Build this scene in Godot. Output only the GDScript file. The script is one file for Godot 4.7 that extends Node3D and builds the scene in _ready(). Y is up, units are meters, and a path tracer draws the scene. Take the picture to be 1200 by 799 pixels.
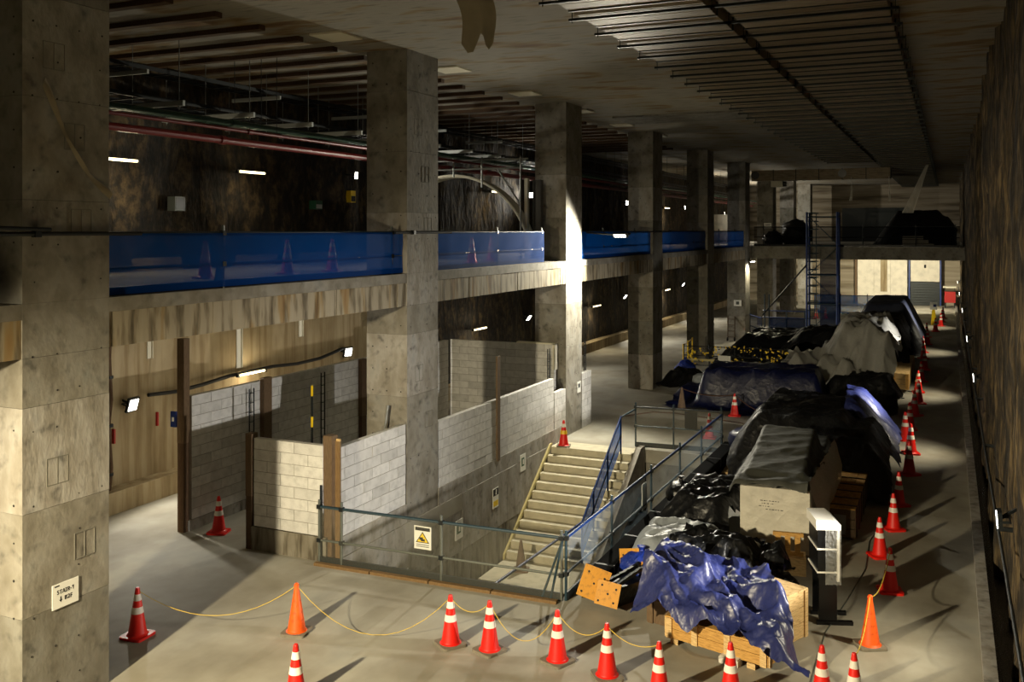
extends Node3D

const L := -9.8          # aisle faces of the column row
const UP := 4.94         # upper floor level
const CEIL := 9.42
const LW := -15.9        # left wall face
const RW := 0.86         # right wall face
const FAR := -81.0

var M := {}
var T := {}
var rng := RandomNumberGenerator.new()
var taken := {}
var protos := {}

# ---------------------------------------------------------------- helpers
func S() -> SurfaceTool:
	var st := SurfaceTool.new()
	st.begin(Mesh.PRIMITIVE_TRIANGLES)
	return st

func tri(st: SurfaceTool, a: Vector3, b: Vector3, c: Vector3, n: Vector3) -> void:
	if (b - a).cross(c - a).dot(n) > 0.0:
		var t := b
		b = c
		c = t
	st.add_vertex(a)
	st.add_vertex(b)
	st.add_vertex(c)

func quad(st: SurfaceTool, a: Vector3, b: Vector3, c: Vector3, d: Vector3, n: Vector3) -> void:
	tri(st, a, b, c, n)
	tri(st, a, c, d, n)

func obox(st: SurfaceTool, xf: Transform3D, s: Vector3) -> void:
	st.set_smooth_group(-1)
	var h := s * 0.5
	for ax in 3:
		for sg in [-1.0, 1.0]:
			var n := Vector3.ZERO
			n[ax] = sg
			var u := Vector3.ZERO
			u[(ax + 1) % 3] = h[(ax + 1) % 3]
			var v := Vector3.ZERO
			v[(ax + 2) % 3] = h[(ax + 2) % 3]
			var o: Vector3 = n * h[ax]
			quad(st, xf * (o - u - v), xf * (o + u - v), xf * (o + u + v), xf * (o - u + v), xf.basis * n)

func bx(st: SurfaceTool, a: Vector3, b: Vector3) -> void:
	var lo := Vector3(minf(a.x, b.x), minf(a.y, b.y), minf(a.z, b.z))
	var hi := Vector3(maxf(a.x, b.x), maxf(a.y, b.y), maxf(a.z, b.z))
	obox(st, Transform3D(Basis(), (lo + hi) * 0.5), hi - lo)

func frame_of(d: Vector3) -> Basis:
	var y := d.normalized()
	var x := y.cross(Vector3.UP if absf(y.y) < 0.95 else Vector3.RIGHT).normalized()
	return Basis(x, y, x.cross(y))

func tube(st: SurfaceTool, a: Vector3, b: Vector3, r: float, n := 8, r2 := -1.0) -> void:
	if r2 < 0.0:
		r2 = r
	var f := frame_of(b - a)
	for i in n:
		var t0 := TAU * i / n
		var t1 := TAU * (i + 1) / n
		var e0: Vector3 = f.x * cos(t0) + f.z * sin(t0)
		var e1: Vector3 = f.x * cos(t1) + f.z * sin(t1)
		st.set_smooth_group(1)
		quad(st, a + e0 * r, a + e1 * r, b + e1 * r2, b + e0 * r2, e0 + e1)
		st.set_smooth_group(-1)
		tri(st, a, a + e0 * r, a + e1 * r, a - b)
		tri(st, b, b + e0 * r2, b + e1 * r2, b - a)

func path(st: SurfaceTool, pts: Array, r: float, n := 5) -> void:
	for i in pts.size() - 1:
		tube(st, pts[i], pts[i + 1], r, n)

func bar(st: SurfaceTool, a: Vector3, b: Vector3, w: float, h: float) -> void:
	# rectangular bar from a to b, w across, h up
	var y := (b - a).normalized()
	var x := y.cross(Vector3.UP if absf(y.y) < 0.95 else Vector3.BACK).normalized()
	var z := x.cross(y)
	obox(st, Transform3D(Basis(x, y, z), (a + b) * 0.5), Vector3(w, (b - a).length(), h))

func lathe(st: SurfaceTool, prof: Array, n := 16, at := Vector3.ZERO) -> void:
	st.set_smooth_group(1)
	for k in prof.size() - 1:
		var p: Vector2 = prof[k]
		var q: Vector2 = prof[k + 1]
		for i in n:
			var t0 := TAU * i / n
			var t1 := TAU * (i + 1) / n
			var e0 := Vector3(cos(t0), 0, sin(t0))
			var e1 := Vector3(cos(t1), 0, sin(t1))
			var up := Vector3.UP
			var nn: Vector3 = (e0 + e1) * (q.y - p.y) + up * 2.0 * (p.x - q.x)
			st.set_smooth_group(1 + k)
			quad(st, at + e0 * p.x + up * p.y, at + e1 * p.x + up * p.y, at + e1 * q.x + up * q.y, at + e0 * q.x + up * q.y, nn)

func prism(st: SurfaceTool, poly: PackedVector2Array, z0: float, z1: float, xf := Transform3D()) -> void:
	# polygon in xy, extruded along z
	st.set_smooth_group(-1)
	var idx := Geometry2D.triangulate_polygon(poly)
	for k in range(0, idx.size(), 3):
		for zz in [z0, z1]:
			var n := Vector3(0, 0, -1 if zz == minf(z0, z1) else 1)
			tri(st, xf * Vector3(poly[idx[k]].x, poly[idx[k]].y, zz), xf * Vector3(poly[idx[k + 1]].x, poly[idx[k + 1]].y, zz), xf * Vector3(poly[idx[k + 2]].x, poly[idx[k + 2]].y, zz), xf.basis * n)
	var cw := Geometry2D.is_polygon_clockwise(poly)
	for k in poly.size():
		var a := poly[k]
		var b := poly[(k + 1) % poly.size()]
		var d := b - a
		var n2 := Vector2(-d.y, d.x) if cw else Vector2(d.y, -d.x)
		quad(st, xf * Vector3(a.x, a.y, z0), xf * Vector3(b.x, b.y, z0), xf * Vector3(b.x, b.y, z1), xf * Vector3(a.x, a.y, z1), xf.basis * Vector3(n2.x, n2.y, 0))

func numbered(called: String) -> String:
	if not taken.has(called):
		taken[called] = 0
		return called
	taken[called] += 1
	return "%s_%03d" % [called, taken[called]]

func obj(called: String, st: SurfaceTool, m: Material, parent: Node = null) -> MeshInstance3D:
	st.generate_normals()
	var o := MeshInstance3D.new()
	o.mesh = st.commit()
	o.mesh.surface_set_material(0, m)
	if parent == null:
		o.name = numbered(called)
		add_child(o)
	else:
		o.name = called
		parent.add_child(o, true)
	return o

func inst(called: String, mesh: Mesh, parent: Node, at: Vector3) -> MeshInstance3D:
	var o := MeshInstance3D.new()
	o.mesh = mesh
	o.name = called
	o.position = at
	parent.add_child(o, true)
	return o

func tag(o: Node, label: String, category: String, group := "") -> Node:
	o.set_meta("label", label)
	o.set_meta("category", category)
	if group:
		o.set_meta("group", group)
	return o

func thing(called: String, label: String, category: String, at := Vector3.ZERO, turn := 0.0, group := "") -> Node3D:
	var o := Node3D.new()
	o.name = numbered(called)
	add_child(o)
	o.position = at
	o.rotation.y = turn
	tag(o, label, category, group)
	return o

func struct(o: Node, label := "") -> Node:
	o.set_meta("kind", "structure")
	if label:
		o.set_meta("label", label)
	return o

func shell(called: String) -> Node3D:
	var o := Node3D.new()
	o.name = numbered(called)
	add_child(o)
	struct(o)
	return o

func dup(root: Node3D, at: Vector3, turn: float, label: String, group := "") -> Node3D:
	var called := String(root.name)
	var rx := RegEx.create_from_string("_\\d{3}$")
	called = rx.sub(called, "")
	var r: Node3D = root.duplicate()
	r.name = numbered(called)
	add_child(r)
	r.position = at
	r.rotation.y = turn
	r.set_meta("label", label)
	if group:
		r.set_meta("group", group)
	return r

# ---------------------------------------------------------------- textures and materials
func ntex(key: String, freq: float, stops: Array, seed_: int, kind := FastNoiseLite.TYPE_SIMPLEX_SMOOTH, fractal := FastNoiseLite.FRACTAL_FBM, octaves := 5, size := 512, gain := 0.55) -> void:
	var n := FastNoiseLite.new()
	n.noise_type = kind
	n.seed = seed_
	n.frequency = freq
	n.fractal_type = fractal
	n.fractal_octaves = octaves
	n.fractal_gain = gain
	var g := Gradient.new()
	var off := PackedFloat32Array()
	var col := PackedColorArray()
	for s in stops:
		off.append(s[0])
		col.append(s[1])
	g.offsets = off
	g.colors = col
	var t := NoiseTexture2D.new()
	t.width = size
	t.height = size
	t.seamless = true
	t.normalize = true
	t.noise = n
	t.color_ramp = g
	T[key] = t

func G(v: float) -> Color:
	return Color(v, v, v)

func mat(key: String, col: Color, rough := 0.85, o := {}) -> StandardMaterial3D:
	var m := StandardMaterial3D.new()
	m.resource_name = key
	m.albedo_color = col
	m.roughness = rough
	m.metallic = o.get("metal", 0.0)
	m.metallic_specular = o.get("spec", 0.5)
	m.uv1_triplanar = true
	m.uv1_world_triplanar = o.get("world", true)
	m.uv1_scale = o.get("scale", Vector3.ONE * 0.4)
	m.uv1_offset = o.get("offset", Vector3.ZERO)
	if o.has("tex"):
		m.albedo_texture = T[o.tex]
	if o.has("bump"):
		m.heightmap_enabled = true
		m.heightmap_texture = T[o.bump]
		m.heightmap_scale = o.get("relief", 1.0)
	if o.has("rtex"):
		m.roughness_texture = T[o.rtex]
	if o.has("detail"):
		m.detail_enabled = true
		m.detail_albedo = T[o.detail]
		m.detail_blend_mode = BaseMaterial3D.BLEND_MODE_MUL
		m.detail_uv_layer = BaseMaterial3D.DETAIL_UV_2
		m.uv2_triplanar = true
		m.uv2_world_triplanar = o.get("world", true)
		m.uv2_scale = o.get("dscale", Vector3.ONE)
	if o.has("alpha"):
		m.transparency = BaseMaterial3D.TRANSPARENCY_ALPHA
		m.albedo_color.a = o.alpha
		m.cull_mode = BaseMaterial3D.CULL_DISABLED
	if o.has("back"):
		m.backlight_enabled = true
		m.backlight = o.back
	if o.has("glow"):
		m.emission_enabled = true
		m.emission = o.get("glow_color", Color.WHITE)
		m.emission_energy_multiplier = o.glow
	M[key] = m
	return m

func make_materials() -> void:
	ntex("mottle", 0.008, [[0.0, G(0.87)], [0.35, G(0.94)], [0.6, G(0.98)], [1.0, G(1.0)]], 3)
	ntex("patch", 0.005, [[0.0, Color(0.79, 0.77, 0.73)], [0.4, Color(0.91, 0.90, 0.88)], [0.7, Color(1, 1, 1)], [1.0, Color(0.93, 0.95, 0.97)]], 11, FastNoiseLite.TYPE_SIMPLEX_SMOOTH, FastNoiseLite.FRACTAL_FBM, 6, 1024)
	ntex("scuff", 0.010, [[0.0, G(0.66)], [0.22, G(0.90)], [0.45, G(1.0)], [1.0, G(0.96)]], 21, FastNoiseLite.TYPE_SIMPLEX_SMOOTH, FastNoiseLite.FRACTAL_FBM, 4, 1024, 0.45)
	ntex("streak", 0.012, [[0.0, Color(0.50, 0.47, 0.42)], [0.3, Color(0.80, 0.78, 0.74)], [0.5, Color(0.96, 0.95, 0.93)], [1.0, Color(1, 1, 1)]], 31, FastNoiseLite.TYPE_SIMPLEX_SMOOTH, FastNoiseLite.FRACTAL_FBM, 4, 1024)
	ntex("streak_soft", 0.012, [[0.0, Color(0.78, 0.74, 0.68)], [0.4, Color(0.93, 0.91, 0.88)], [0.6, Color(1, 1, 1)], [1.0, Color(1, 1, 1)]], 33, FastNoiseLite.TYPE_SIMPLEX_SMOOTH, FastNoiseLite.FRACTAL_FBM, 4, 1024)
	ntex("rust", 0.008, [[0.0, Color(0.95, 0.95, 0.95)], [0.55, Color(1, 0.99, 0.97)], [0.66, Color(0.93, 0.84, 0.68)], [0.82, Color(0.82, 0.66, 0.46)], [1.0, Color(0.66, 0.48, 0.32)]], 41, FastNoiseLite.TYPE_SIMPLEX_SMOOTH, FastNoiseLite.FRACTAL_FBM, 4, 1024)
	ntex("soil", 0.012, [[0.0, Color(0.16, 0.145, 0.13)], [0.38, Color(0.45, 0.42, 0.365)], [0.6, Color(0.76, 0.71, 0.62)], [1.0, Color(0.96, 0.92, 0.84)]], 51, FastNoiseLite.TYPE_SIMPLEX, FastNoiseLite.FRACTAL_FBM, 6, 1024, 0.62)
	ntex("grain", 0.05, [[0.0, G(0.0)], [1.0, G(1.0)]], 61, FastNoiseLite.TYPE_SIMPLEX, FastNoiseLite.FRACTAL_FBM, 4)
	ntex("wrinkle", 0.008, [[0.0, G(0.0)], [1.0, G(1.0)]], 71, FastNoiseLite.TYPE_SIMPLEX, FastNoiseLite.FRACTAL_RIDGED, 3)
	ntex("wood", 0.03, [[0.0, Color(0.72, 0.66, 0.56)], [0.5, Color(0.92, 0.88, 0.81)], [1.0, Color(1, 0.98, 0.95)]], 81)
	ntex("dust", 0.02, [[0.0, G(1.0)], [0.55, G(1.0)], [0.75, G(0.88)], [1.0, G(0.7)]], 91)
	mat("floor", Color(0.66, 0.645, 0.595), 0.7, {"tex": "patch", "scale": Vector3.ONE * 0.07, "detail": "mottle", "dscale": Vector3(0.22, 0.22, 0.10), "bump": "mottle", "relief": 0.5})
	mat("concrete", Color(0.56, 0.545, 0.505), 0.85, {"tex": "patch", "scale": Vector3(0.30, 0.22, 0.30), "detail": "scuff", "dscale": Vector3.ONE * 0.30, "bump": "grain", "relief": 0.3})
	mat("concrete_pale", Color(0.64, 0.625, 0.595), 0.85, {"tex": "patch", "scale": Vector3(0.4, 0.16, 0.4), "offset": Vector3(0.3, 0.2, 0.7), "detail": "scuff", "dscale": Vector3.ONE * 0.35, "bump": "grain", "relief": 0.3})
	mat("concrete_grey", Color(0.50, 0.49, 0.455), 0.85, {"tex": "patch", "scale": Vector3(0.3, 0.2, 0.3), "offset": Vector3(0.6, 0.4, 0.1), "detail": "scuff", "dscale": Vector3.ONE * 0.3, "bump": "grain", "relief": 0.3})
	mat("beam_form", Color(0.63, 0.60, 0.53), 0.85, {"tex": "rust", "scale": Vector3(0.17, 0.03, 0.17), "detail": "streak", "dscale": Vector3(0.35, 0.06, 0.35), "bump": "grain", "relief": 0.4})
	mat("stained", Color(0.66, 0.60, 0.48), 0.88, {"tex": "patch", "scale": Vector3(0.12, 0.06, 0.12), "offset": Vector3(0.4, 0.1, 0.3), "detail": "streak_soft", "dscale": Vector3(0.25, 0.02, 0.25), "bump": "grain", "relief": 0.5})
	mat("retaining", Color(0.56, 0.545, 0.505), 0.85, {"tex": "patch", "scale": Vector3(0.3, 0.12, 0.3), "detail": "streak", "dscale": Vector3(0.4, 0.06, 0.4), "bump": "grain", "relief": 0.4})
	mat("earth_wall", Color(0.72, 0.69, 0.61), 0.9, {"tex": "soil", "scale": Vector3(0.85, 0.06, 0.85), "detail": "soil", "dscale": Vector3(0.20, 0.05, 0.20), "bump": "soil", "relief": 8.0})
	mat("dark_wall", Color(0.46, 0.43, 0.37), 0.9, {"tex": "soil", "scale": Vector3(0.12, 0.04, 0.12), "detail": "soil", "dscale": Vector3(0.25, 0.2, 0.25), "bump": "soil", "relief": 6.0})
	mat("ceiling", Color(0.56, 0.545, 0.505), 0.9, {"tex": "rust", "scale": Vector3(0.05, 0.05, 0.16), "detail": "scuff", "dscale": Vector3(0.12, 0.12, 0.6)})
	mat("plate", Color(0.88, 0.86, 0.78), 0.8)
	mat("black_cloth", Color(0.05, 0.055, 0.06), 0.9, {"spec": 0.2})
	mat("block0", Color(0.84, 0.835, 0.82), 0.9, {"tex": "mottle", "scale": Vector3.ONE * 0.9, "bump": "grain", "relief": 0.4})
	mat("block1", Color(0.82, 0.815, 0.80), 0.9, {"tex": "mottle", "scale": Vector3.ONE * 0.7, "bump": "grain", "relief": 0.4})
	mat("block2", Color(0.86, 0.855, 0.84), 0.9, {"tex": "mottle", "scale": Vector3.ONE * 1.1, "bump": "grain", "relief": 0.4})
	mat("block3", Color(0.77, 0.765, 0.75), 0.9, {"tex": "mottle", "scale": Vector3.ONE * 0.8, "bump": "grain", "relief": 0.4})
	mat("mortar", Color(0.50, 0.48, 0.44), 0.95)
	mat("tie", Color(0.16, 0.15, 0.13), 0.95)
	mat("wood_pale", Color(0.87, 0.77, 0.58), 0.7, {"tex": "wood", "scale": Vector3(0.5, 3.0, 0.5), "world": false})
	mat("wood_yellow", Color(0.80, 0.64, 0.36), 0.7, {"tex": "wood", "scale": Vector3(0.5, 3.0, 0.5), "world": false})
	mat("wood_dull", Color(0.50, 0.41, 0.28), 0.75, {"tex": "wood", "scale": Vector3(4.0, 0.4, 4.0), "world": false})
	mat("wood_brown", Color(0.43, 0.36, 0.28), 0.75, {"tex": "wood", "scale": Vector3(4.0, 0.4, 4.0), "world": false})
	mat("wood_dark", Color(0.34, 0.26, 0.18), 0.8, {"tex": "wood", "scale": Vector3(4.0, 0.4, 4.0), "world": false})
	mat("galv", Color(0.56, 0.52, 0.44), 0.55, {"metal": 0.1, "tex": "wood", "scale": Vector3(0.12, 1.0, 1.6), "detail": "scuff", "dscale": Vector3(0.15, 0.3, 0.6)})
	mat("galv_dark", Color(0.13, 0.15, 0.14), 0.5, {"metal": 0.4})
	mat("steel", Color(0.55, 0.56, 0.55), 0.4, {"metal": 0.8})
	mat("steel_dark", Color(0.10, 0.12, 0.13), 0.5, {"metal": 0.4})
	mat("tray", Color(0.72, 0.74, 0.73), 0.45, {"metal": 0.3})
	mat("green_pipe", Color(0.10, 0.26, 0.18), 0.5)
	mat("red_pipe", Color(0.45, 0.06, 0.05), 0.45)
	mat("scaffold_blue", Color(0.06, 0.20, 0.46), 0.45)
	mat("rail_teal", Color(0.10, 0.20, 0.25), 0.5)
	mat("rail_grey", Color(0.34, 0.36, 0.34), 0.5, {"metal": 0.3})
	mat("net_blue", Color(0.01, 0.25, 0.56), 0.8, {"alpha": 0.76, "back": Color(0.02, 0.44, 0.88), "spec": 0.15})
	mat("net_pale", Color(0.62, 0.67, 0.72), 0.6, {"alpha": 0.34, "back": Color(0.6, 0.68, 0.76)})
	mat("net_dark", Color(0.03, 0.04, 0.06), 0.8, {"alpha": 0.6, "spec": 0.1})
	mat("net_deep", Color(0.02, 0.12, 0.27), 0.8, {"alpha": 0.6, "spec": 0.1, "back": Color(0.02, 0.14, 0.32)})
	mat("net_clear", Color(0.62, 0.62, 0.56), 0.6, {"alpha": 0.10})
	mat("cone_red", Color(0.86, 0.10, 0.05), 0.45)
	mat("cone_orange", Color(0.94, 0.36, 0.08), 0.5, {"tex": "dust", "scale": Vector3.ONE * 1.2, "world": false})
	mat("cone_dusty", Color(0.46, 0.38, 0.31), 0.8, {"tex": "mottle", "scale": Vector3.ONE * 1.2, "world": false})
	mat("cone_band", Color(0.88, 0.86, 0.82), 0.35)
	mat("cone_yellow", Color(0.90, 0.72, 0.12), 0.4)
	mat("cone_foot", Color(0.48, 0.45, 0.39), 0.85, {"tex": "mottle", "scale": Vector3.ONE * 1.5, "world": false})
	mat("rope", Color(0.82, 0.70, 0.24), 0.7)
	mat("rope_dark", Color(0.30, 0.20, 0.14), 0.8)
	mat("cable", Color(0.05, 0.05, 0.05), 0.6)
	mat("tarp_blue", Color(0.14, 0.175, 0.39), 0.42, {"spec": 0.65, "tex": "dust", "scale": Vector3.ONE * 0.6, "bump": "wrinkle", "relief": 1.6})
	mat("tarp_navy", Color(0.035, 0.065, 0.22), 0.36, {"spec": 0.5, "bump": "wrinkle", "scale": Vector3.ONE * 0.4, "relief": 1.0})
	mat("tarp_black", Color(0.045, 0.05, 0.06), 0.40, {"spec": 0.5, "bump": "wrinkle", "scale": Vector3.ONE * 0.6, "relief": 2.0})
	mat("tarp_olive", Color(0.24, 0.245, 0.22), 0.65, {"tex": "mottle", "scale": Vector3.ONE * 0.5, "bump": "wrinkle", "relief": 0.8})
	mat("tarp_silver", Color(0.60, 0.60, 0.58), 0.32, {"spec": 0.65, "bump": "wrinkle", "scale": Vector3.ONE * 0.4, "relief": 1.4})
	mat("tarp_pale", Color(0.60, 0.63, 0.66), 0.45, {"tex": "mottle", "scale": Vector3.ONE * 0.4, "bump": "wrinkle", "relief": 2.0})
	mat("tarp_slate", Color(0.20, 0.22, 0.29), 0.45, {"bump": "wrinkle", "scale": Vector3.ONE * 0.4, "relief": 1.5})
	mat("sack_blue", Color(0.05, 0.16, 0.50), 0.5, {"bump": "wrinkle", "scale": Vector3.ONE * 0.9, "relief": 3.0})
	mat("film", Color(0.86, 0.84, 0.79), 0.35, {"alpha": 0.78, "bump": "wrinkle", "scale": Vector3.ONE * 0.8, "relief": 2.0})
	mat("film_strip", Color(0.86, 0.85, 0.80), 0.4, {"alpha": 0.5})
	mat("film_white", Color(0.62, 0.62, 0.60), 0.35, {"alpha": 0.3, "bump": "wrinkle", "scale": Vector3.ONE * 1.2, "relief": 3.0})
	mat("foam", Color(0.80, 0.79, 0.75), 0.7)
	mat("wrap_white", Color(0.80, 0.78, 0.72), 0.5, {"tex": "mottle", "scale": Vector3.ONE * 0.5, "bump": "wrinkle", "relief": 1.0})
	mat("black_panel", Color(0.03, 0.035, 0.04), 0.3)
	mat("yellow_steel", Color(0.78, 0.54, 0.08), 0.55, {"tex": "dust", "scale": Vector3.ONE * 1.1, "world": false})
	mat("paper", Color(0.90, 0.90, 0.87), 0.6)
	mat("ink", Color(0.05, 0.05, 0.05), 0.7)
	mat("sign_yellow", Color(0.92, 0.78, 0.05), 0.5)
	mat("sign_green", Color(0.10, 0.32, 0.22), 0.5)
	mat("sign_blue", Color(0.05, 0.16, 0.42), 0.5)
	mat("sign_red", Color(0.66, 0.08, 0.06), 0.5)
	mat("board_white", Color(0.88, 0.85, 0.78), 0.6, {"tex": "mottle", "scale": Vector3.ONE * 0.3})
	mat("board_marked", Color(0.60, 0.565, 0.50), 0.85, {"tex": "patch", "scale": Vector3(0.02, 0.5, 0.02), "detail": "streak", "dscale": Vector3(0.01, 0.12, 0.01)})
	mat("shutter_grey", Color(0.16, 0.18, 0.18), 0.5, {"metal": 0.3})
	mat("water", Color(0.012, 0.014, 0.016), 0.06, {"spec": 0.6, "bump": "grain", "scale": Vector3.ONE * 0.8, "relief": 0.6})
	mat("vault_white", Color(0.82, 0.80, 0.72), 0.5)
	mat("strip_yellow", Color(0.74, 0.69, 0.48), 0.7)
	mat("stair_tread", Color(0.76, 0.73, 0.63), 0.75, {"tex": "mottle", "scale": Vector3.ONE * 0.6})
	mat("paper_old", Color(0.56, 0.52, 0.43), 0.8, {"tex": "mottle", "scale": Vector3.ONE * 0.8})
	mat("form_line", Color(0.44, 0.43, 0.39), 0.95)
	mat("glow_cool", Color(1, 1, 1), 0.4, {"glow": 9.0, "glow_color": Color(1.0, 0.98, 0.93)})
	mat("glow_warm", Color(1, 1, 1), 0.4, {"glow": 5.0, "glow_color": Color(1.0, 0.90, 0.66)})

# ---------------------------------------------------------------- lamps
const WARM := Color(1.0, 0.93, 0.78)
const COOL := Color(1.0, 0.97, 0.90)

func aim(o: Node3D, d: Vector3) -> void:
	var z := -d.normalized()
	var x := Vector3.UP.cross(z).normalized()
	o.basis = Basis(x, z.cross(x), z)

func flood(at: Vector3, dir: Vector3, energy: float, angle: float, label: String, col := COOL, size := 0.2, cells := 2, soft := 0.1, blend := 0.6, reach := 0.34) -> Node3D:
	# a square LED work light: housing, bracket, glowing cells; at = centre of its face
	var t := thing("work_light", label, "work light", at, 0.0, "square work lights")
	aim(t, dir)
	var st := S()
	var rows := 1 if cells == 4 else cells
	var hv := size * rows / cells
	bx(st, Vector3(-size * 0.6, -hv * 0.6, 0.012), Vector3(size * 0.6, hv * 0.6, 0.07))
	var hs := obj("housing", st, M.steel_dark, t)
	st = S()
	bx(st, Vector3(-size * 0.7, -0.015, 0.03), Vector3(-size * 0.62, 0.015, 0.16))
	bx(st, Vector3(size * 0.62, -0.015, 0.03), Vector3(size * 0.7, 0.015, 0.16))
	bx(st, Vector3(-size * 0.7, -0.015, 0.15), Vector3(size * 0.7, 0.015, 0.17))
	if reach > 0.0:
		bx(st, Vector3(-0.02, -0.02, 0.17), Vector3(0.02, 0.02, reach))
	obj("bracket", st, M.steel_dark, t)
	var c := size / cells
	for i in cells:
		for j in rows:
			st = S()
			var o := Vector3(-size * 0.5 + (i + 0.5) * c, -hv * 0.5 + (j + 0.5) * c, 0)
			bx(st, o + Vector3(-c * 0.42, -c * 0.42, 0.0), o + Vector3(c * 0.42, c * 0.42, 0.015))
			obj("led_cell", st, M.glow_cool, hs)
	var l := SpotLight3D.new()
	l.name = "beam"
	l.light_color = col
	l.light_energy = energy
	l.spot_angle = angle
	l.spot_angle_attenuation = blend
	l.spot_range = 60.0
	l.spot_attenuation = 2.0
	l.light_size = soft
	l.shadow_enabled = true
	l.position = Vector3(0, 0, -0.04)
	t.add_child(l)
	return t

func tube_lamp(a: Vector3, b: Vector3, out_dir: Vector3, energy: float, label: String, col := WARM) -> Node3D:
	# fluorescent batten on a wall: base, glowing tube, end caps; the light is an area as long as the tube
	var mid := (a + b) * 0.5
	var t := thing("tube_light", label, "tube light", mid, 0.0, "fluorescent tubes on the left wall")
	var h := (b - a) * 0.5
	var u := h.normalized()
	var st := S()
	bar(st, -h - out_dir * 0.05, h - out_dir * 0.05, 0.05, 0.06)
	for e in [-0.6, 0.6]:
		bar(st, h * e - out_dir * 0.02, h * e - out_dir * 0.40, 0.03, 0.03)
	obj("batten", st, M.rail_grey, t)
	st = S()
	tube(st, -h, h, 0.028, 8)
	obj("glowing_tube", st, M.glow_warm, t)
	for e in [-1.0, 1.0]:
		st = S()
		bar(st, h * e - u * 0.02 * e, h * e + u * 0.03 * e, 0.08, 0.08)
		obj("end_cap", st, M.steel_dark, t)
	var l := AreaLight3D.new()
	l.name = "glow"
	l.area_size = Vector2(h.length() * 2.0, 0.06)
	l.light_color = col
	l.light_energy = energy
	l.area_range = 40.0
	l.area_attenuation = 2.0
	l.shadow_enabled = true
	t.add_child(l)
	l.position = out_dir * 0.04 + Vector3(0, -0.04, 0)
	aim(l, (out_dir * 0.7 + Vector3(0, -1.0, 0)).normalized())
	var l2 := OmniLight3D.new()
	l2.name = "spill"
	l2.light_color = col
	l2.light_energy = energy * 0.16
	l2.light_size = 0.08
	l2.omni_range = 30.0
	l2.omni_attenuation = 2.0
	l2.shadow_enabled = true
	l2.position = out_dir * 0.16 + Vector3(0, -0.05, 0)
	t.add_child(l2)
	return t

# ---------------------------------------------------------------- setting builders
func rough_wall(called: String, x: float, zs: Array, ys: Array, amp: float, fz: float, fy: float, facing: float, m: Material, sd: int, ribs := 0.0) -> MeshInstance3D:
	var n1 := FastNoiseLite.new()
	n1.seed = sd
	n1.frequency = 1.0
	n1.fractal_octaves = 4
	var st := S()
	st.set_smooth_group(1)
	var P := []
	for z in zs:
		var row := []
		for y in ys:
			var d: float = n1.get_noise_2d(z * fz, y * fy) * amp + n1.get_noise_2d(z * fz * 4.0 + 50.0, y * fy * 12.0) * amp * 0.3
			if ribs > 0.0:
				# cast in vertical strips of uneven depth
				var k := floorf(z * 1.25 + 0.35 * n1.get_noise_2d(z * 0.3, y * 0.08))
				d += ribs * (fposmod(sin(k * 12.9898) * 43758.5453, 1.0) - 0.5)
			row.append(Vector3(x + facing * d, y, z))
		P.append(row)
	for i in zs.size() - 1:
		for j in ys.size() - 1:
			quad(st, P[i][j], P[i + 1][j], P[i + 1][j + 1], P[i][j + 1], Vector3(facing, 0, 0))
	# thickness behind
	var bxk := x - facing * 0.8
	var z0: float = zs[0]
	var z1: float = zs[-1]
	var y0: float = ys[0]
	var y1: float = ys[-1]
	st.set_smooth_group(-1)
	quad(st, Vector3(bxk, y0, z0), Vector3(bxk, y0, z1), Vector3(bxk, y1, z1), Vector3(bxk, y1, z0), Vector3(-facing, 0, 0))
	for zz in [z0, z1]:
		quad(st, Vector3(bxk, y0, zz), Vector3(x, y0, zz), Vector3(x, y1, zz), Vector3(bxk, y1, zz), Vector3(0, 0, 1 if zz == maxf(z0, z1) else -1))
	for yy in [y0, y1]:
		quad(st, Vector3(bxk, yy, z0), Vector3(x, yy, z0), Vector3(x, yy, z1), Vector3(bxk, yy, z1), Vector3(0, 1 if yy == y1 else -1, 0))
	return obj(called, st, m)

func steps(a: float, b: float, n: int, bias := 1.0) -> Array:
	var r := []
	for i in n + 1:
		r.append(lerpf(a, b, pow(float(i) / n, bias)))
	return r

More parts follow.
